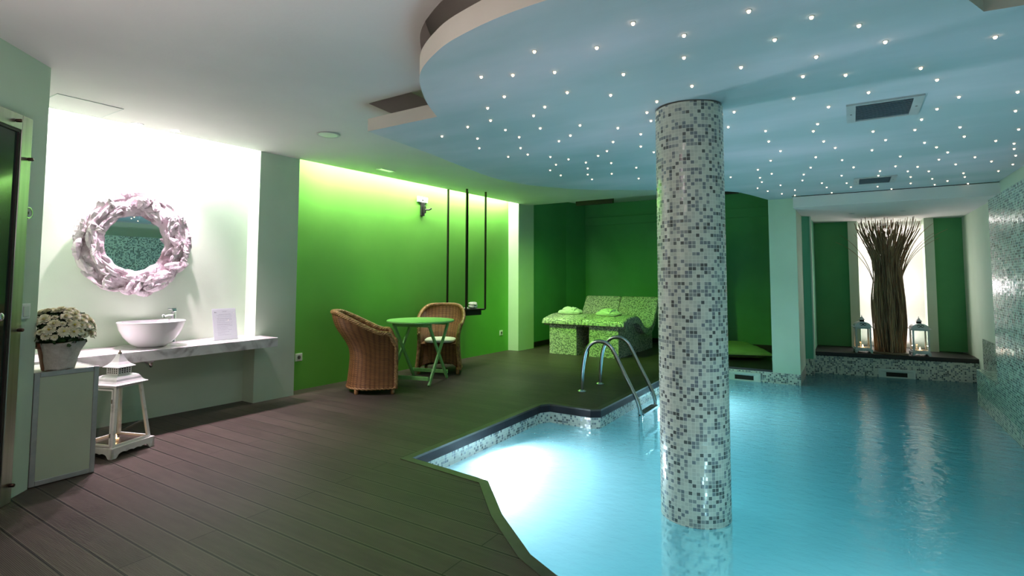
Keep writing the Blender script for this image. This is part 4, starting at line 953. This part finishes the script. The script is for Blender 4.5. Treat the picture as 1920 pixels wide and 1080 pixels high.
# ------------------------------------------------------------------ lanterns in the niche
def niche_lantern(loc, rz, label):
    t = thing('niche_lantern', label, 'lantern', loc, rz, 'white lanterns flanking the twig sculpture')
    h_ = .112; g_ = .30
    mb = MB()
    for a, b, k in (((-h_, -h_), (h_, -h_), (0, 1)), ((h_, -h_), (h_, h_), (-1, 0)), ((h_, h_), (-h_, h_), (0, -1)), ((-h_, h_), (-h_, -h_), (1, 0))): wave_apron(mb, a, b, .045, .010, k)
    mb.box((-h_, -h_, .043), (h_, h_, .055)); mb.build('base', M['lanterngrey'], t)
    f_ = .100
    for sx, sy in ((-1, -1), (1, -1), (1, 1), (-1, 1)):
        mb = MB(); mb.box((min(sx * f_, sx * (f_ - .020)), min(sy * f_, sy * (f_ - .020)), .055), (max(sx * f_, sx * (f_ - .020)), max(sy * f_, sy * (f_ - .020)), .385)); mb.build('corner_post', M['lanterngrey'], t)
    for z_, nm in ((.055, 'bottom_rail'), (.362, 'top_rail')):
        mb = MB()
        for a, b in (((-.08, -.098), (.08, -.084)), ((-.08, .084), (.08, .098)), ((-.098, -.08), (-.084, .08)), ((.084, -.08), (.098, .08))): mb.box((*a, z_), (*b, z_ + .023))
        mb.build(nm, M['lanterngrey'], t)
    for k in range(4):
        rot = Matrix.Rotation(k * pi / 2, 4, 'Z'); mb = MB(); mb.box((-.08, -.092, .076), (.08, -.090, .364), xf=rot); mb.build('glass_pane', M['glass'], t)
    mb = MB(); mb.box((-.125, -.115, .385), (.125, .115, .394)); mb.build('roof_plate', M['lanternroof'], t)
    # arched roof with a pierced scroll on the front
    mb = MB(); A_ = [(.105 * cos(radians(q)), .394 + .072 * sin(radians(q))) for q in range(0, 181, 9)]
    N_ = len(A_)
    vs = [(x, -.098, z) for x, z in A_] + [(x, .098, z) for x, z in A_]
    mb.add(vs, [(i, i + 1, N_ + i + 1, N_ + i) for i in range(N_ - 1)], 0, True); mb.add(vs, [tuple(range(N_ - 1, -1, -1)), tuple(range(N_, 2 * N_))])
    mb.build('arched_roof', M['lanternroof'], t)
    mb = MB()
    for sx in (-1, 1):
        cpt = [(sx * (.022 + .017 * cos(q)), -.100, .428 + .016 * sin(q)) for q in [radians(v) for v in range(0, 330, 22)]]
        mb.tube(cpt, .0045, 6)
    mb.build('scroll_cutout', M['hole'], t)
    mb = MB(); sqring([(.026, .460), (.026, .492)], mb); mb.build('chimney', M['hole'], t)
    mb = MB(); sqring([(.034, .492), (.036, .496), (.028, .504), (.014, .528), (.003, .545), (.003, .552)], mb); mb.lathe([(0, .550), (.006, .555), (.006, .560), (0, .566)], 8); mb.build('cap', M['lanternroof'], t)
    mb = MB(); mb.tube([(.100, 0, .20), (.112, 0, .20), (.116, 0, .225)], .005, 6); mb.build('latch', M['bolt'], t)
    return t
niche_lantern((.100, 9.80, .15), .14, 'white lantern with arched roof on the ledge left of the twig sculpture')
niche_lantern((.800, 9.86, .15), .12, 'white lantern with arched roof on the ledge right of the twig sculpture')
tealight((.100, 9.80, .2055), 'lit tealight inside the lantern left of the twig sculpture', .5, 1.5)
tealight((.800, 9.86, .2055), 'lit tealight inside the lantern right of the twig sculpture', .5, 1.5)

# ------------------------------------------------------------------ twig sculpture
PROF = [(0, .195), (.2, .205), (.45, .222), (.75, .222), (1.0, .198), (1.15, .182), (1.35, .20), (1.55, .27), (1.72, .36), (1.85, .43), (2.0, .47)]
def prof(z):
    for (a, ra), (b, rb) in zip(PROF, PROF[1:]):
        if a <= z <= b: q = (z - a) / (b - a); return ra + (rb - ra) * q
    return PROF[-1][1]
def twig_path(rg, wild=0.0):
    a = rg.uniform(0, 2 * pi); fr = rg.uniform(.03, 1) ** .62 ; H = rg.uniform(1.72, 2.02); ph = rg.uniform(0, 6.28); tw = rg.uniform(-.28, .28); ov = 1 + rg.uniform(-.18, .08)
    pts = []
    for i in range(15):
        z = H * i / 14; k = z / 2.0
        r = prof(z) * fr * (1 if z < 1.3 else ov) * (1 + wild * smoothstep(.5, 1, k) * 1.2)
        aa = a + tw * k + .09 * sin(z * 7 + ph) * (1 - .5 * fr)
        pts.append(Vector((r * cos(aa) + .005 * sin(z * 8 + ph), r * sin(aa) + .005 * cos(z * 7 + ph), .025 + z * (1 - .10 * wild))))
    return pts
def add_twig(mb, rg, wild=0.0):
    p = twig_path(rg, wild); r0 = rg.uniform(.005, .0095); rad = [r0 * (1 - .5 * i / 14) for i in range(15)]; mb.tube(p, rad, 5)
    if rg.random() < .55 and wild == 0:
        k = rg.randrange(10, 13); d = (p[k + 1] - p[k]).normalized(); s_ = Vector((rg.uniform(-1, 1), rg.uniform(-1, 1), 0)) * .35
        mb.tube([p[k], p[k] + (d + s_) * .08, p[k] + (d + s_ * 1.1) * .19], [r0 * .6, r0 * .5, r0 * .3], 5)
def sculpture(loc, rz, label):
    t = thing('twig_sculpture', label, 'sculpture', loc, rz, 'twig sculptures')
    rg = random.Random(11)
    mb = MB(); mb.box((-.215, -.215, 0), (.215, .215, .03)); mb.build('base', M['wood'], t, bevel=.004)
    for i in range(96): m_ = MB(); add_twig(m_, rg); m_.build('twig', M['twig'], t, fixn=False)
    m_ = MB()
    for i in range(170): add_twig(m_, rg)
    for a, re_, ze in ((-.15, .74, 1.83), (.12, .66, 1.72), (.0, .58, 1.93), (-.3, .60, 1.78), (.25, .52, 1.86), (3.05, .66, 1.70), (3.3, .60, 1.80)):    # stray long canes that bow outwards
        k0 = Vector((.17, 1.05)); k1 = Vector((.27, 1.05 + (ze - 1.05) * .72)); k2 = Vector((re_, ze)); pts = []
        for i in range(15):
            q = i / 14; p_ = k0 * (1 - q) ** 2 + k1 * 2 * q * (1 - q) + k2 * q * q; pts.append((p_.x * cos(a), p_.x * sin(a), p_.y))
        m_.tube(pts, [.0055 * (1 - .6 * i / 14) for i in range(15)], 5)
    tag(m_.build('twig_filling', M['twig'], t, fixn=False), kind='stuff')
    return t
sc0 = sculpture((.443, 9.93, .15), 0, 'tall brown twig sculpture between the two lanterns in the bright niche')
sc1 = clone(sc0); sc1.location = (-2.40, 9.78, 0.001); sc1.rotation_euler = (0, 0, 2.1); sc1['label'] = 'second brown twig sculpture by the green back wall, mostly hidden behind the column'
t = thing('niche_lamp', 'small steel spot lamp above the twig sculpture in the niche', 'lamp', (.46, 10.55, 2.13))
mb = MB(); mb.lathe([(0, .03), (.045, .03), (.05, 0), (.045, -.05), (.04, -.05), (.04, -.02), (0, -.02)], 22); mb.build('housing', M['steel'], t)
mb = MB(); mb.box((-.01, .02, .0), (.01, .045, .02)); mb.build('mount', M['steel'], t)

# ------------------------------------------------------------------ tiled loungers
def lounger(x0, label):
    """x0: middle of the lounger; head at the back wall"""
    t = thing('tiled_lounger', label, 'lounger', (x0, 8.05, 0), 0, 'mosaic tiled loungers')
    W_ = .36; top = catmull([(-.065, .535), (-.04, .585), (.05, .610), (.24, .645), (.42, .655), (.58, .650), (.74, .595), (.92, .475), (1.10, .420), (1.26, .430), (1.40, .50), (1.55, .66), (1.70, .87), (1.74, .915), (1.78, .925)], 5)
    th = .13
    def slab(): 
        m_ = MB(); N_ = len(top); lo = []
        for i, (y, z) in enumerate(top):
            a = Vector(top[max(0, i - 1)]); b = Vector(top[min(N_ - 1, i + 1)]); d = (b - a).normalized(); lo.append((y + d.y * th * .8 if i > 3 else y + .01, z - max(.02, d.x) * th * (min(1, .35 + i * .12))))
        lo = [(max(y, -.06), z) for y, z in lo]
        ring = 0; vs = []; uv = []
        rd_ = .03
        L = [0]
        for i in range(1, N_): L.append(L[-1] + (Vector(top[i]) - Vector(top[i - 1])).length)
        cols = [(-W_, -rd_), (-W_ + .008, -.010), (-W_ + rd_, 0), (W_ - rd_, 0), (W_ - .008, -.010), (W_, -rd_)]
        for i, (y, z) in enumerate(top):
            for x, dz in cols: vs.append((x, y, z + dz))
        fs = []; uvs = []; nc = len(cols)
        for i in range(N_ - 1):
            for k in range(nc - 1):
                fs.append((i * nc + k, i * nc + k + 1, (i + 1) * nc + k + 1, (i + 1) * nc + k))
                uvs.append([(cols[k][0] + 5, L[i]), (cols[k + 1][0] + 5, L[i]), (cols[k + 1][0] + 5, L[i + 1]), (cols[k][0] + 5, L[i + 1])])
        m_.add(vs, fs, 0, True, uvs)
        # sides, underside, ends
        for sx, kk in ((-1, 0), (1, nc - 1)):
            v2 = [vs[i * nc + kk] for i in range(N_)] + [(sx * W_, y, z) for y, z in lo]
            m_.add(v2, [(i, i + 1, N_ + i + 1, N_ + i) for i in range(N_ - 1)], 0, False)
        v2 = [(-W_, y, z) for y, z in lo] + [(W_, y, z) for y, z in lo]; m_.add(v2, [(i, i + 1, N_ + i + 1, N_ + i) for i in range(N_ - 1)], 0, False)
        for i in (0, N_ - 1):
            v2 = [vs[i * nc + k] for k in range(nc)] + [(W_, *lo[i]), (-W_, *lo[i])]; m_.add(v2, [tuple(range(len(v2)))], 0, False)
        return m_, lo
    m_, lo = slab(); m_.build('lying_surface', M['mosaic_bed'], t, boxuv=True)
    bw = .25; pl = [(0.0, 0.0), (1.68, 0.0)] ; up = [(y, z - .0) for y, z in lo if .0 < y < 1.68]
    up = [(0.0, .47)] + [(y, z + .02) for y, z in top if 0.02 < y < 1.66]; up = [(y, z - .09) if i else (y, z) for i, (y, z) in enumerate(up)] + [(1.68, .62)]
    polyg = pl + list(reversed(up)); m_ = MB(); nP = len(polyg)
    vs = [(-bw, y, z) for y, z in polyg] + [(bw, y, z) for y, z in polyg]
    # side walls as one polygon each
    m_.add(vs, [tuple(range(nP)), tuple(range(2 * nP - 1, nP - 1, -1))] + [(i, nP + i, nP + (i + 1) % nP, (i + 1) % nP) for i in range(nP)], 0, False)
    m_.build('base', M['mosaic_bed'], t, boxuv=True)
    return t
lounger(-4.113, 'tiled lounger nearer the left alcove wall, with a folded robe on it')
lounger(-3.385, 'tiled lounger nearer the pool ladder, with a folded robe on it')
def robe(loc, rz, label, seed):
    t = thing('folded_robe', label, 'bathrobe', loc, rz, 'folded bathrobes on the loungers')
    def f(sx, sy, z0_, h_, sd):
        mb = MB()
        def g(u, v):
            a = 2 * pi * u; e = (v - .5) * pi; c_, s_ = cos(a), sin(a); k = (abs(c_) ** 5 + abs(s_) ** 5) ** (-1 / 5)
            ce = abs(cos(e)) ** .5; wv = 1 + .05 * noise.noise(Vector((c_ * 2 + sd, s_ * 2, v * 2)))
            x = c_ * k * sx * ce * wv; y = s_ * k * sy * ce * wv
            z = z0_ + h_ / 2 + math.copysign(abs(sin(e)) ** .6, sin(e)) * h_ / 2
            if e > 0: z += .030 * noise.noise(Vector((x * 9 + sd, y * 12, 0))) + .010 * noise.noise(Vector((x * 26, y * 30 + sd, 0))) - .030 * (abs(x / sx) ** 2.5)
            return (x, y, z)
        mb.grid(g, 64, 24); return mb
    f(.20, .14, 0, .095, seed).build('folded_body', M['terry'], t, merge=True)
    f(.125, .125, .070, .050, seed + 9).build('folded_collar', M['terry'], t, merge=True)
    mb = MB(); mb.tube(catmull([(.09, -.135, .05), (.105, -.11, .098), (.11, -.02, .112), (.08, .10, .10)], 6), [.012] * 19, 8, flat=.6); mb.build('belt', M['terry'], t)
    return t
robe((-4.14, 8.40, .640), .12, 'pale folded bathrobe on the lounger nearer the left alcove wall', 1.0)
robe((-3.43, 8.38, .638), -.15, 'pale folded bathrobe on the lounger nearer the pool ladder', 6.0)

# ------------------------------------------------------------------ floor cushion on the black platform
mb = MB(); A_, B_, H_ = .62, .60, .13
def cus(u, v, sg):
    x = (u * 2 - 1); y = (v * 2 - 1); pin = .10 * (x * x) * (y * y)
    px_ = x * (A_ - .08 * (1 - x * x) * 0 - .10 * (1 - abs(x) ** 2) * 0) * (1 - .10 * (1 - y * y) * 0 + 0) * (1 - .08 * (1 - abs(y)) * abs(x)); py_ = y * B_ * (1 - .08 * (1 - abs(x)) * abs(y))
    h = ((1 - x ** 4) * (1 - y ** 4)) ** .6 * H_ * (1 if sg > 0 else .55)
    h *= 1 + .12 * noise.noise(Vector((x * 3, y * 3, sg))) ; rim = smoothstep(.5, 1, max(abs(x), abs(y))); h += sg * 0 + rim * .010 * sin(14 * (x - y)) * (1 - max(abs(x), abs(y))) * 4
    return (px_, py_, .075 + sg * h)
mb.grid(lambda u, v: cus(u, v, 1), 40, 40); mb.grid(lambda u, v: cus(u, v, -1), 40, 40)
t = thing('floor_cushion', 'large olive green floor cushion with black piping on the black platform', 'cushion', (-1.83, 9.42, 0.001), radians(24))
mb.build('cover', M['pillow'], t, merge=True)
mb = MB(); ed_ = [cus(i / 20, 0, 0) for i in range(20)] + [cus(1, i / 20, 0) for i in range(20)] + [cus(1 - i / 20, 1, 0) for i in range(20)] + [cus(0, 1 - i / 20, 0) for i in range(21)]
mb.tube(ed_, .009, 8); mb.build('piping', M['piping'], t)

# ------------------------------------------------------------------ pool ladder
t = thing('pool_ladder', 'polished steel pool ladder with two arched rails and treads', 'ladder', (-2.2, 5.775, 0))
prf = catmull([(-2.583, 0.0), (-2.575, .20), (-2.545, .40), (-2.50, .50), (-2.42, .558), (-2.33, .565), (-2.255, .53), (-2.20, .46), (-2.08, .235), (-1.975, .036), (-1.93, -.07), (-1.915, -.20), (-1.915, -.62), (-1.95, -.68), (-2.03, -.70)], 6)
for yy in (5.52, 6.03):
    mb = MB(); mb.tube([(x + 2.2, yy - 5.775, z) for x, z in prf], .0215, 16); rl = mb.build('rail', M['steel'], t)
    mb = MB(); mb.lathe([(.022, .022), (.030, .018), (.048, .008), (.052, 0.001), (.0, 0.001)], 26, c=(-.383, yy - 5.775, 0)); mb.build('flange', M['steel'], t)
for k, z in enumerate((-.165, -.42, -.66)):
    mb = MB(); mb.box((.245, -.235, z - .012), (.325, .235, z + .012))
    for i in range(7): mb.box((.25 + i * .0105, -.22, z + .012), (.2545 + i * .0105, .22, z + .015))
    mb.build('tread', M['steel'], t, bevel=.003)
    for s_ in (-1, 1):
        mb = MB(); mb.lathe([(0, .010), (.008, .008), (.010, 0)], 10, xf=Matrix.Translation((.285, s_ * .276, z)) @ Matrix.Rotation(-s_ * pi / 2, 4, 'X')); mb.build('bolt', M['bolt'], t)

# ------------------------------------------------------------------ skimmers and pool lamps
def skimmer(o3, U, wd, label):
    """o3 left bottom corner on the wall, U unit vector along the wall"""
    V_ = Vector((U.y, -U.x)); t = thing('pool_skimmer', label, 'skimmer', o3, atan2(U.y, U.x))
    fr = MB(); h_ = .125; b = .026
    fr.box((0, -.014, h_ - b), (wd, 0, h_)); fr.box((0, -.014, -.04), (b, 0, h_ - b)); fr.box((wd - b, -.014, -.04), (wd, 0, h_ - b)); fr.build('frame', M['skimmer'], t, bevel=.002)
    fr = MB()
    fr.add([(b, -.012, h_ - b), (wd - b, -.012, h_ - b), (wd - b - .07, -.003, h_ - b - .018), (b + .07, -.003, h_ - b - .018), (b, -.012, -.04), (wd - b, -.012, -.04), (wd - b - .07, -.003, .02), (b + .07, -.003, .02)],
           [(0, 1, 2, 3), (1, 5, 6, 2), (4, 0, 3, 7), (5, 4, 7, 6)]); fr.build('funnel', M['skimmer'], t, fixn=False)
    fr = MB(); fr.box((b + .07, -.004, .02), (wd - b - .07, -.0015, h_ - b - .018)); fr.build('mouth', M['hole'], t)
q = np_(.82, 0); skimmer((q[0], q[1] - .002, -.185), NU, .45, 'pale plastic skimmer opening in the tiled wall below the niche')
skimmer((-1.56, 8.247, -.185), Vector((1, 0)), .44, 'pale plastic skimmer opening below the black platform')
for loc, ang, lb in (((-2.655, 3.74, -.40), 90, 'bright round underwater lamp beside the near corner of the pool'), ((-2.073, 6.62, -.40), 90, 'bright round underwater lamp beyond the pool ladder')):
    t = thing('pool_lamp_fitting', lb, 'pool light', loc); XX = Matrix.Rotation(radians(ang), 4, 'Y')
    mb = MB(); mb.lathe([(.085, .0), (.085, .025), (.10, .03), (.12, .015), (.125, 0)], 30, xf=XX); mb.build('rim', M['steel'], t)
    mb = MB(); mb.lathe([(0, .034), (.05, .031), (.085, .022)], 30, xf=XX); mb.build('lens', M['poollens'], t)

# ------------------------------------------------------------------ wicker armchairs
def chair(loc, face, label):
    """face: direction the sitter looks, world angle"""
    t = thing('wicker_armchair', label, 'armchair', loc, face - pi / 2, 'wicker armchairs at the green table')
    Wd, YB, YF = .275, -.24, .27
    # plan path: front right -> round the back -> front left
    pts = [(Wd, YF)] + [(Wd, YF - .06 * i) for i in range(1, 5)] + [(Wd * cos(radians(a)), .03 + (YB - .03) * sin(radians(a))) for a in range(0, 181, 12)][1:-1] + [(-Wd, YF - .06 * i) for i in range(4, 0, -1)] + [(-Wd, YF)]
    pts = catmull(pts, 3); Ls = [0]
    for a, b in zip(pts, pts[1:]): Ls.append(Ls[-1] + hypot(b[0] - a[0], b[1] - a[1]))
    LT = Ls[-1]; NP = len(pts) - 1
    def back(i): return smoothstep(.17, -.17, pts[i][1])
    def topz(i):
        y = pts[i][1]; h = .655 + .225 * smoothstep(.14, -.22, y)
        q = smoothstep(.155, .27, y); return h - .13 * q * q
    def surf(i, v, inner=0.0):
        x, y = pts[i]; z = .065 + v * (topz(i) - .065); k = z / .9
        nx, ny = x / Wd, (y - .03) / (YB - .03) if y < .03 else 0
        n_ = Vector((x / Wd, -max(0, ny), 0)); n_ = n_.normalized() if n_.length > .01 else Vector((0, -1, 0))
        fl = .028 * (1 - k) ** 2 * 1.2 - .018 * sin(pi * min(1, k * 1.25)) + .05 * smoothstep(.45, .75, z) * (1 if y < .2 else .6)
        p = Vector((x, y, z)) + n_ * (fl - inner); b = back(i)
        p.y -= b * (.15 * smoothstep(.38, .92, z)); return p
    mb = MB()
    def g(u, v, inn): 
        f_ = u * NP; i = min(int(f_), NP - 1); a = surf(i, v, inn); b = surf(i + 1, v, inn); return a.lerp(b, f_ - i)
    def uvf(u, v): return (Ls[min(NP, int(round(u * NP)))] , v * .8)
    mb.grid(lambda u, v: g(u, v, 0), NP, 26, uvfn=uvf)
    mb.grid(lambda u, v: g(u, v, .028), NP, 26, uvfn=uvf)
    mb.build('woven_shell', M['wicker'], t, fixn=False)
    # braided rim: twisted strands along the top and down both fronts
    rim = [surf(0, v, .014) + Vector((0, .006, 0)) for v in [j / 12 for j in range(0, 12)]] + [surf(i, 1, .014) for i in range(NP + 1)] + [surf(NP, v, .014) + Vector((0, .006, 0)) for v in [j / 12 for j in range(11, -1, -1)]]
    rim = catmull([tuple(p) for p in rim], 3)
    P = [Vector(p) for p in rim]; mb = MB(); d_ = 0
    ang = []
    for i, p in enumerate(P):
        if i: d_ += (P[i] - P[i - 1]).length
        ang.append(d_ * 2 * pi / .11)
    up = Vector((0, 1, 0))
    frames = []
    for i, p in enumerate(P):
        tt = (P[min(i + 1, len(P) - 1)] - P[max(i - 1, 0)]).normalized(); a = tt.cross(up); 
        if a.length < .05: a = tt.cross(Vector((1, 0, 0)))
        a.normalize(); b = a.cross(tt).normalized(); up = b; frames.append((a, b))
    for k in range(4):
        mb.tube([p + (f_[0] * cos(a + k * pi / 2) + f_[1] * sin(a + k * pi / 2)) * .0135 for p, f_, a in zip(P, frames, ang)], .0125, 6)
    mb.build('braided_rim', M['rim'], t)
    # lower braid around the foot
    mb = MB(); lowp = [surf(i, 0.0, .008) for i in range(NP + 1)]
    P = [Vector(p) for p in lowp]
    for k in range(2): mb.tube([p + Vector((0, 0, .008 * sin(l * 2 * pi / .09 + k * pi))) + (Vector((p.x, p.y, 0)).normalized() * (.006 * cos(l * 2 * pi / .09 + k * pi))) for p, l in zip(P, Ls)], .009, 6)
    mb.build('foot_braid', M['rim'], t)
    # front panel with an arched lower edge
    mb = MB(); xs = Wd - .012
    def fp(u, v, dy):
        x = (u * 2 - 1) * xs; lo = .075 + .075 * (1 - (x / xs) ** 4) ** 1.5 * (1 if abs(x) < xs else 0); return (x, YF - .03 + dy, lo + v * (.395 - lo))
    mb.grid(lambda u, v: fp(u, v, 0), 24, 10, uvfn=lambda u, v: (u * 2 * xs, v * .32)); mb.grid(lambda u, v: fp(u, v, -.02), 24, 10, uvfn=lambda u, v: (u * 2 * xs, v * .32))
    mb.build('front_panel', M['wicker'], t, fixn=False)
    mb = MB()
    def st(u, v, z): 
        y = YF - .02 - v * (YF - .02 - YB - .03); lim = Wd - .03 if y > .03 else (Wd - .03) * sqrt(max(0.02, 1 - ((y - .03) / (YB - .05)) ** 2)); return ((u * 2 - 1) * lim, y, z)
    mb.grid(lambda u, v: st(u, v, .395), 12, 12, uvfn=lambda u, v: (u * .5, v * .5)); mb.grid(lambda u, v: st(u, v, .365), 12, 12, uvfn=lambda u, v: (u * .5, v * .5)); mb.build('seat', M['wicker'], t, fixn=False)
    for x, y in ((Wd - .02, YF - .025), (-Wd + .02, YF - .025), (Wd - .06, YB + .10), (-Wd + .06, YB + .10)):
        mb = MB(); mb.lathe([(0, 0), (.019, 0), (.021, .02), (.021, .085), (0, .085)], 14, c=(x, y, 0)); mb.build('leg', M['rim'], t)
    return t
M['rim'] = noisy('brown rattan strand', (0.22, 0.10, 0.035), (0.46, 0.26, 0.10), 26, 0.45, 0.3, 80)
f1 = atan2(.70, .71); ch1 = chair((-4.61, 4.29, 0), f1, 'brown wicker armchair seen from its side, at the left of the green table')
f2 = atan2(-.83, .55); ch2 = chair((-4.77, 5.69, 0), f2, 'brown wicker armchair facing the camera behind the green table')
def seatpad(loc, rz, label):
    mb = MB()
    def g(u, v):
        a = 2 * pi * u; e = (v - .5) * pi; k = (abs(cos(a)) ** 4 + abs(sin(a)) ** 4) ** -.25; ce = max(0, cos(e)) ** .35
        return (cos(a) * k * .205 * ce, sin(a) * k * .20 * ce, .0265 + math.copysign(abs(sin(e)) ** .7, sin(e)) * .026 + (.008 * (1 - (k - 1) * 2) if e > 0 else 0) * abs(sin(e)))
    mb.grid(g, 48, 16); o = mb.build('seat_cushion', M['cushion'], origin=(0, 0, 0), merge=True); o.location = loc; o.rotation_euler = (0, 0, rz); tag(o, label, 'cushion')
seatpad((-4.77 + .035, 5.69 - .05, .396), f2 - pi / 2, 'white seat cushion in the wicker armchair facing the camera')

# ------------------------------------------------------------------ folding table
TCx, TCy = -4.515, 5.0
t = thing('round_table', 'round green folding table with crossed legs between the wicker armchairs', 'table', (TCx, TCy, 0), 0)
mb = MB(); mb.lathe([(0, .722), (.405, .722), (.412, .728), (.412, .740), (.405, .746), (0, .746)], 72, smooth=False); mb.build('tabletop', M['tablegreen'], t)
F1, F2, F1b, F2b = [Vector(p) - Vector((TCx, TCy)) for p in ((-4.19, 4.79), (-4.33, 5.33), (-4.69, 4.66), (-4.83, 5.20))]
def slat(name, a, b, w1, w2, ydir):
    a, b = Vector(a), Vector(b); d = (b - a).normalized(); s_ = Vector(ydir).normalized(); s_ = (s_ - d * s_.dot(d)).normalized(); n_ = d.cross(s_); mb = MB()
    lo = [a + s_ * i * w1 + n_ * j * w2 for i, j in ((-1, -1), (1, -1), (1, 1), (-1, 1))]; hi = [p + (b - a) for p in lo]; mb.hexa(lo, hi); return mb.build(name, M['tablegreen'], t, bevel=.002)
ax = (F1 - F1b).normalized()
for A_, B_, off in ((F1, F2, 0), (F2, F1, -.024), (F1b, F2b, .0), (F2b, F1b, .024)):
    o_ = Vector((ax.x * off, ax.y * off)); top_ = A_.lerp(B_, .93)
    slat('leg', (A_.x + o_.x, A_.y + o_.y, .004), (top_.x + o_.x, top_.y + o_.y, .70), .011, .020, (ax.x, ax.y, 0))
slat('stretcher', (F1b.x * .97, F1b.y * .97, .085), (F1.x * .97, F1.y * .97, .085), .022, .010, (0, 0, 1))
slat('stretcher', ((F2b.x * .96), F2b.y * .96, .085), (F2.x * .96, F2.y * .96, .085), .022, .010, (0, 0, 1))
slat('top_rail', (F1b.lerp(F2b, .10).x, F1b.lerp(F2b, .10).y, .695), (F1.lerp(F2, .10).x, F1.lerp(F2, .10).y, .695), .020, .012, (0, 0, 1))
slat('top_rail', (F1b.lerp(F2b, .90).x, F1b.lerp(F2b, .90).y, .695), (F1.lerp(F2, .90).x, F1.lerp(F2, .90).y, .695), .020, .012, (0, 0, 1))
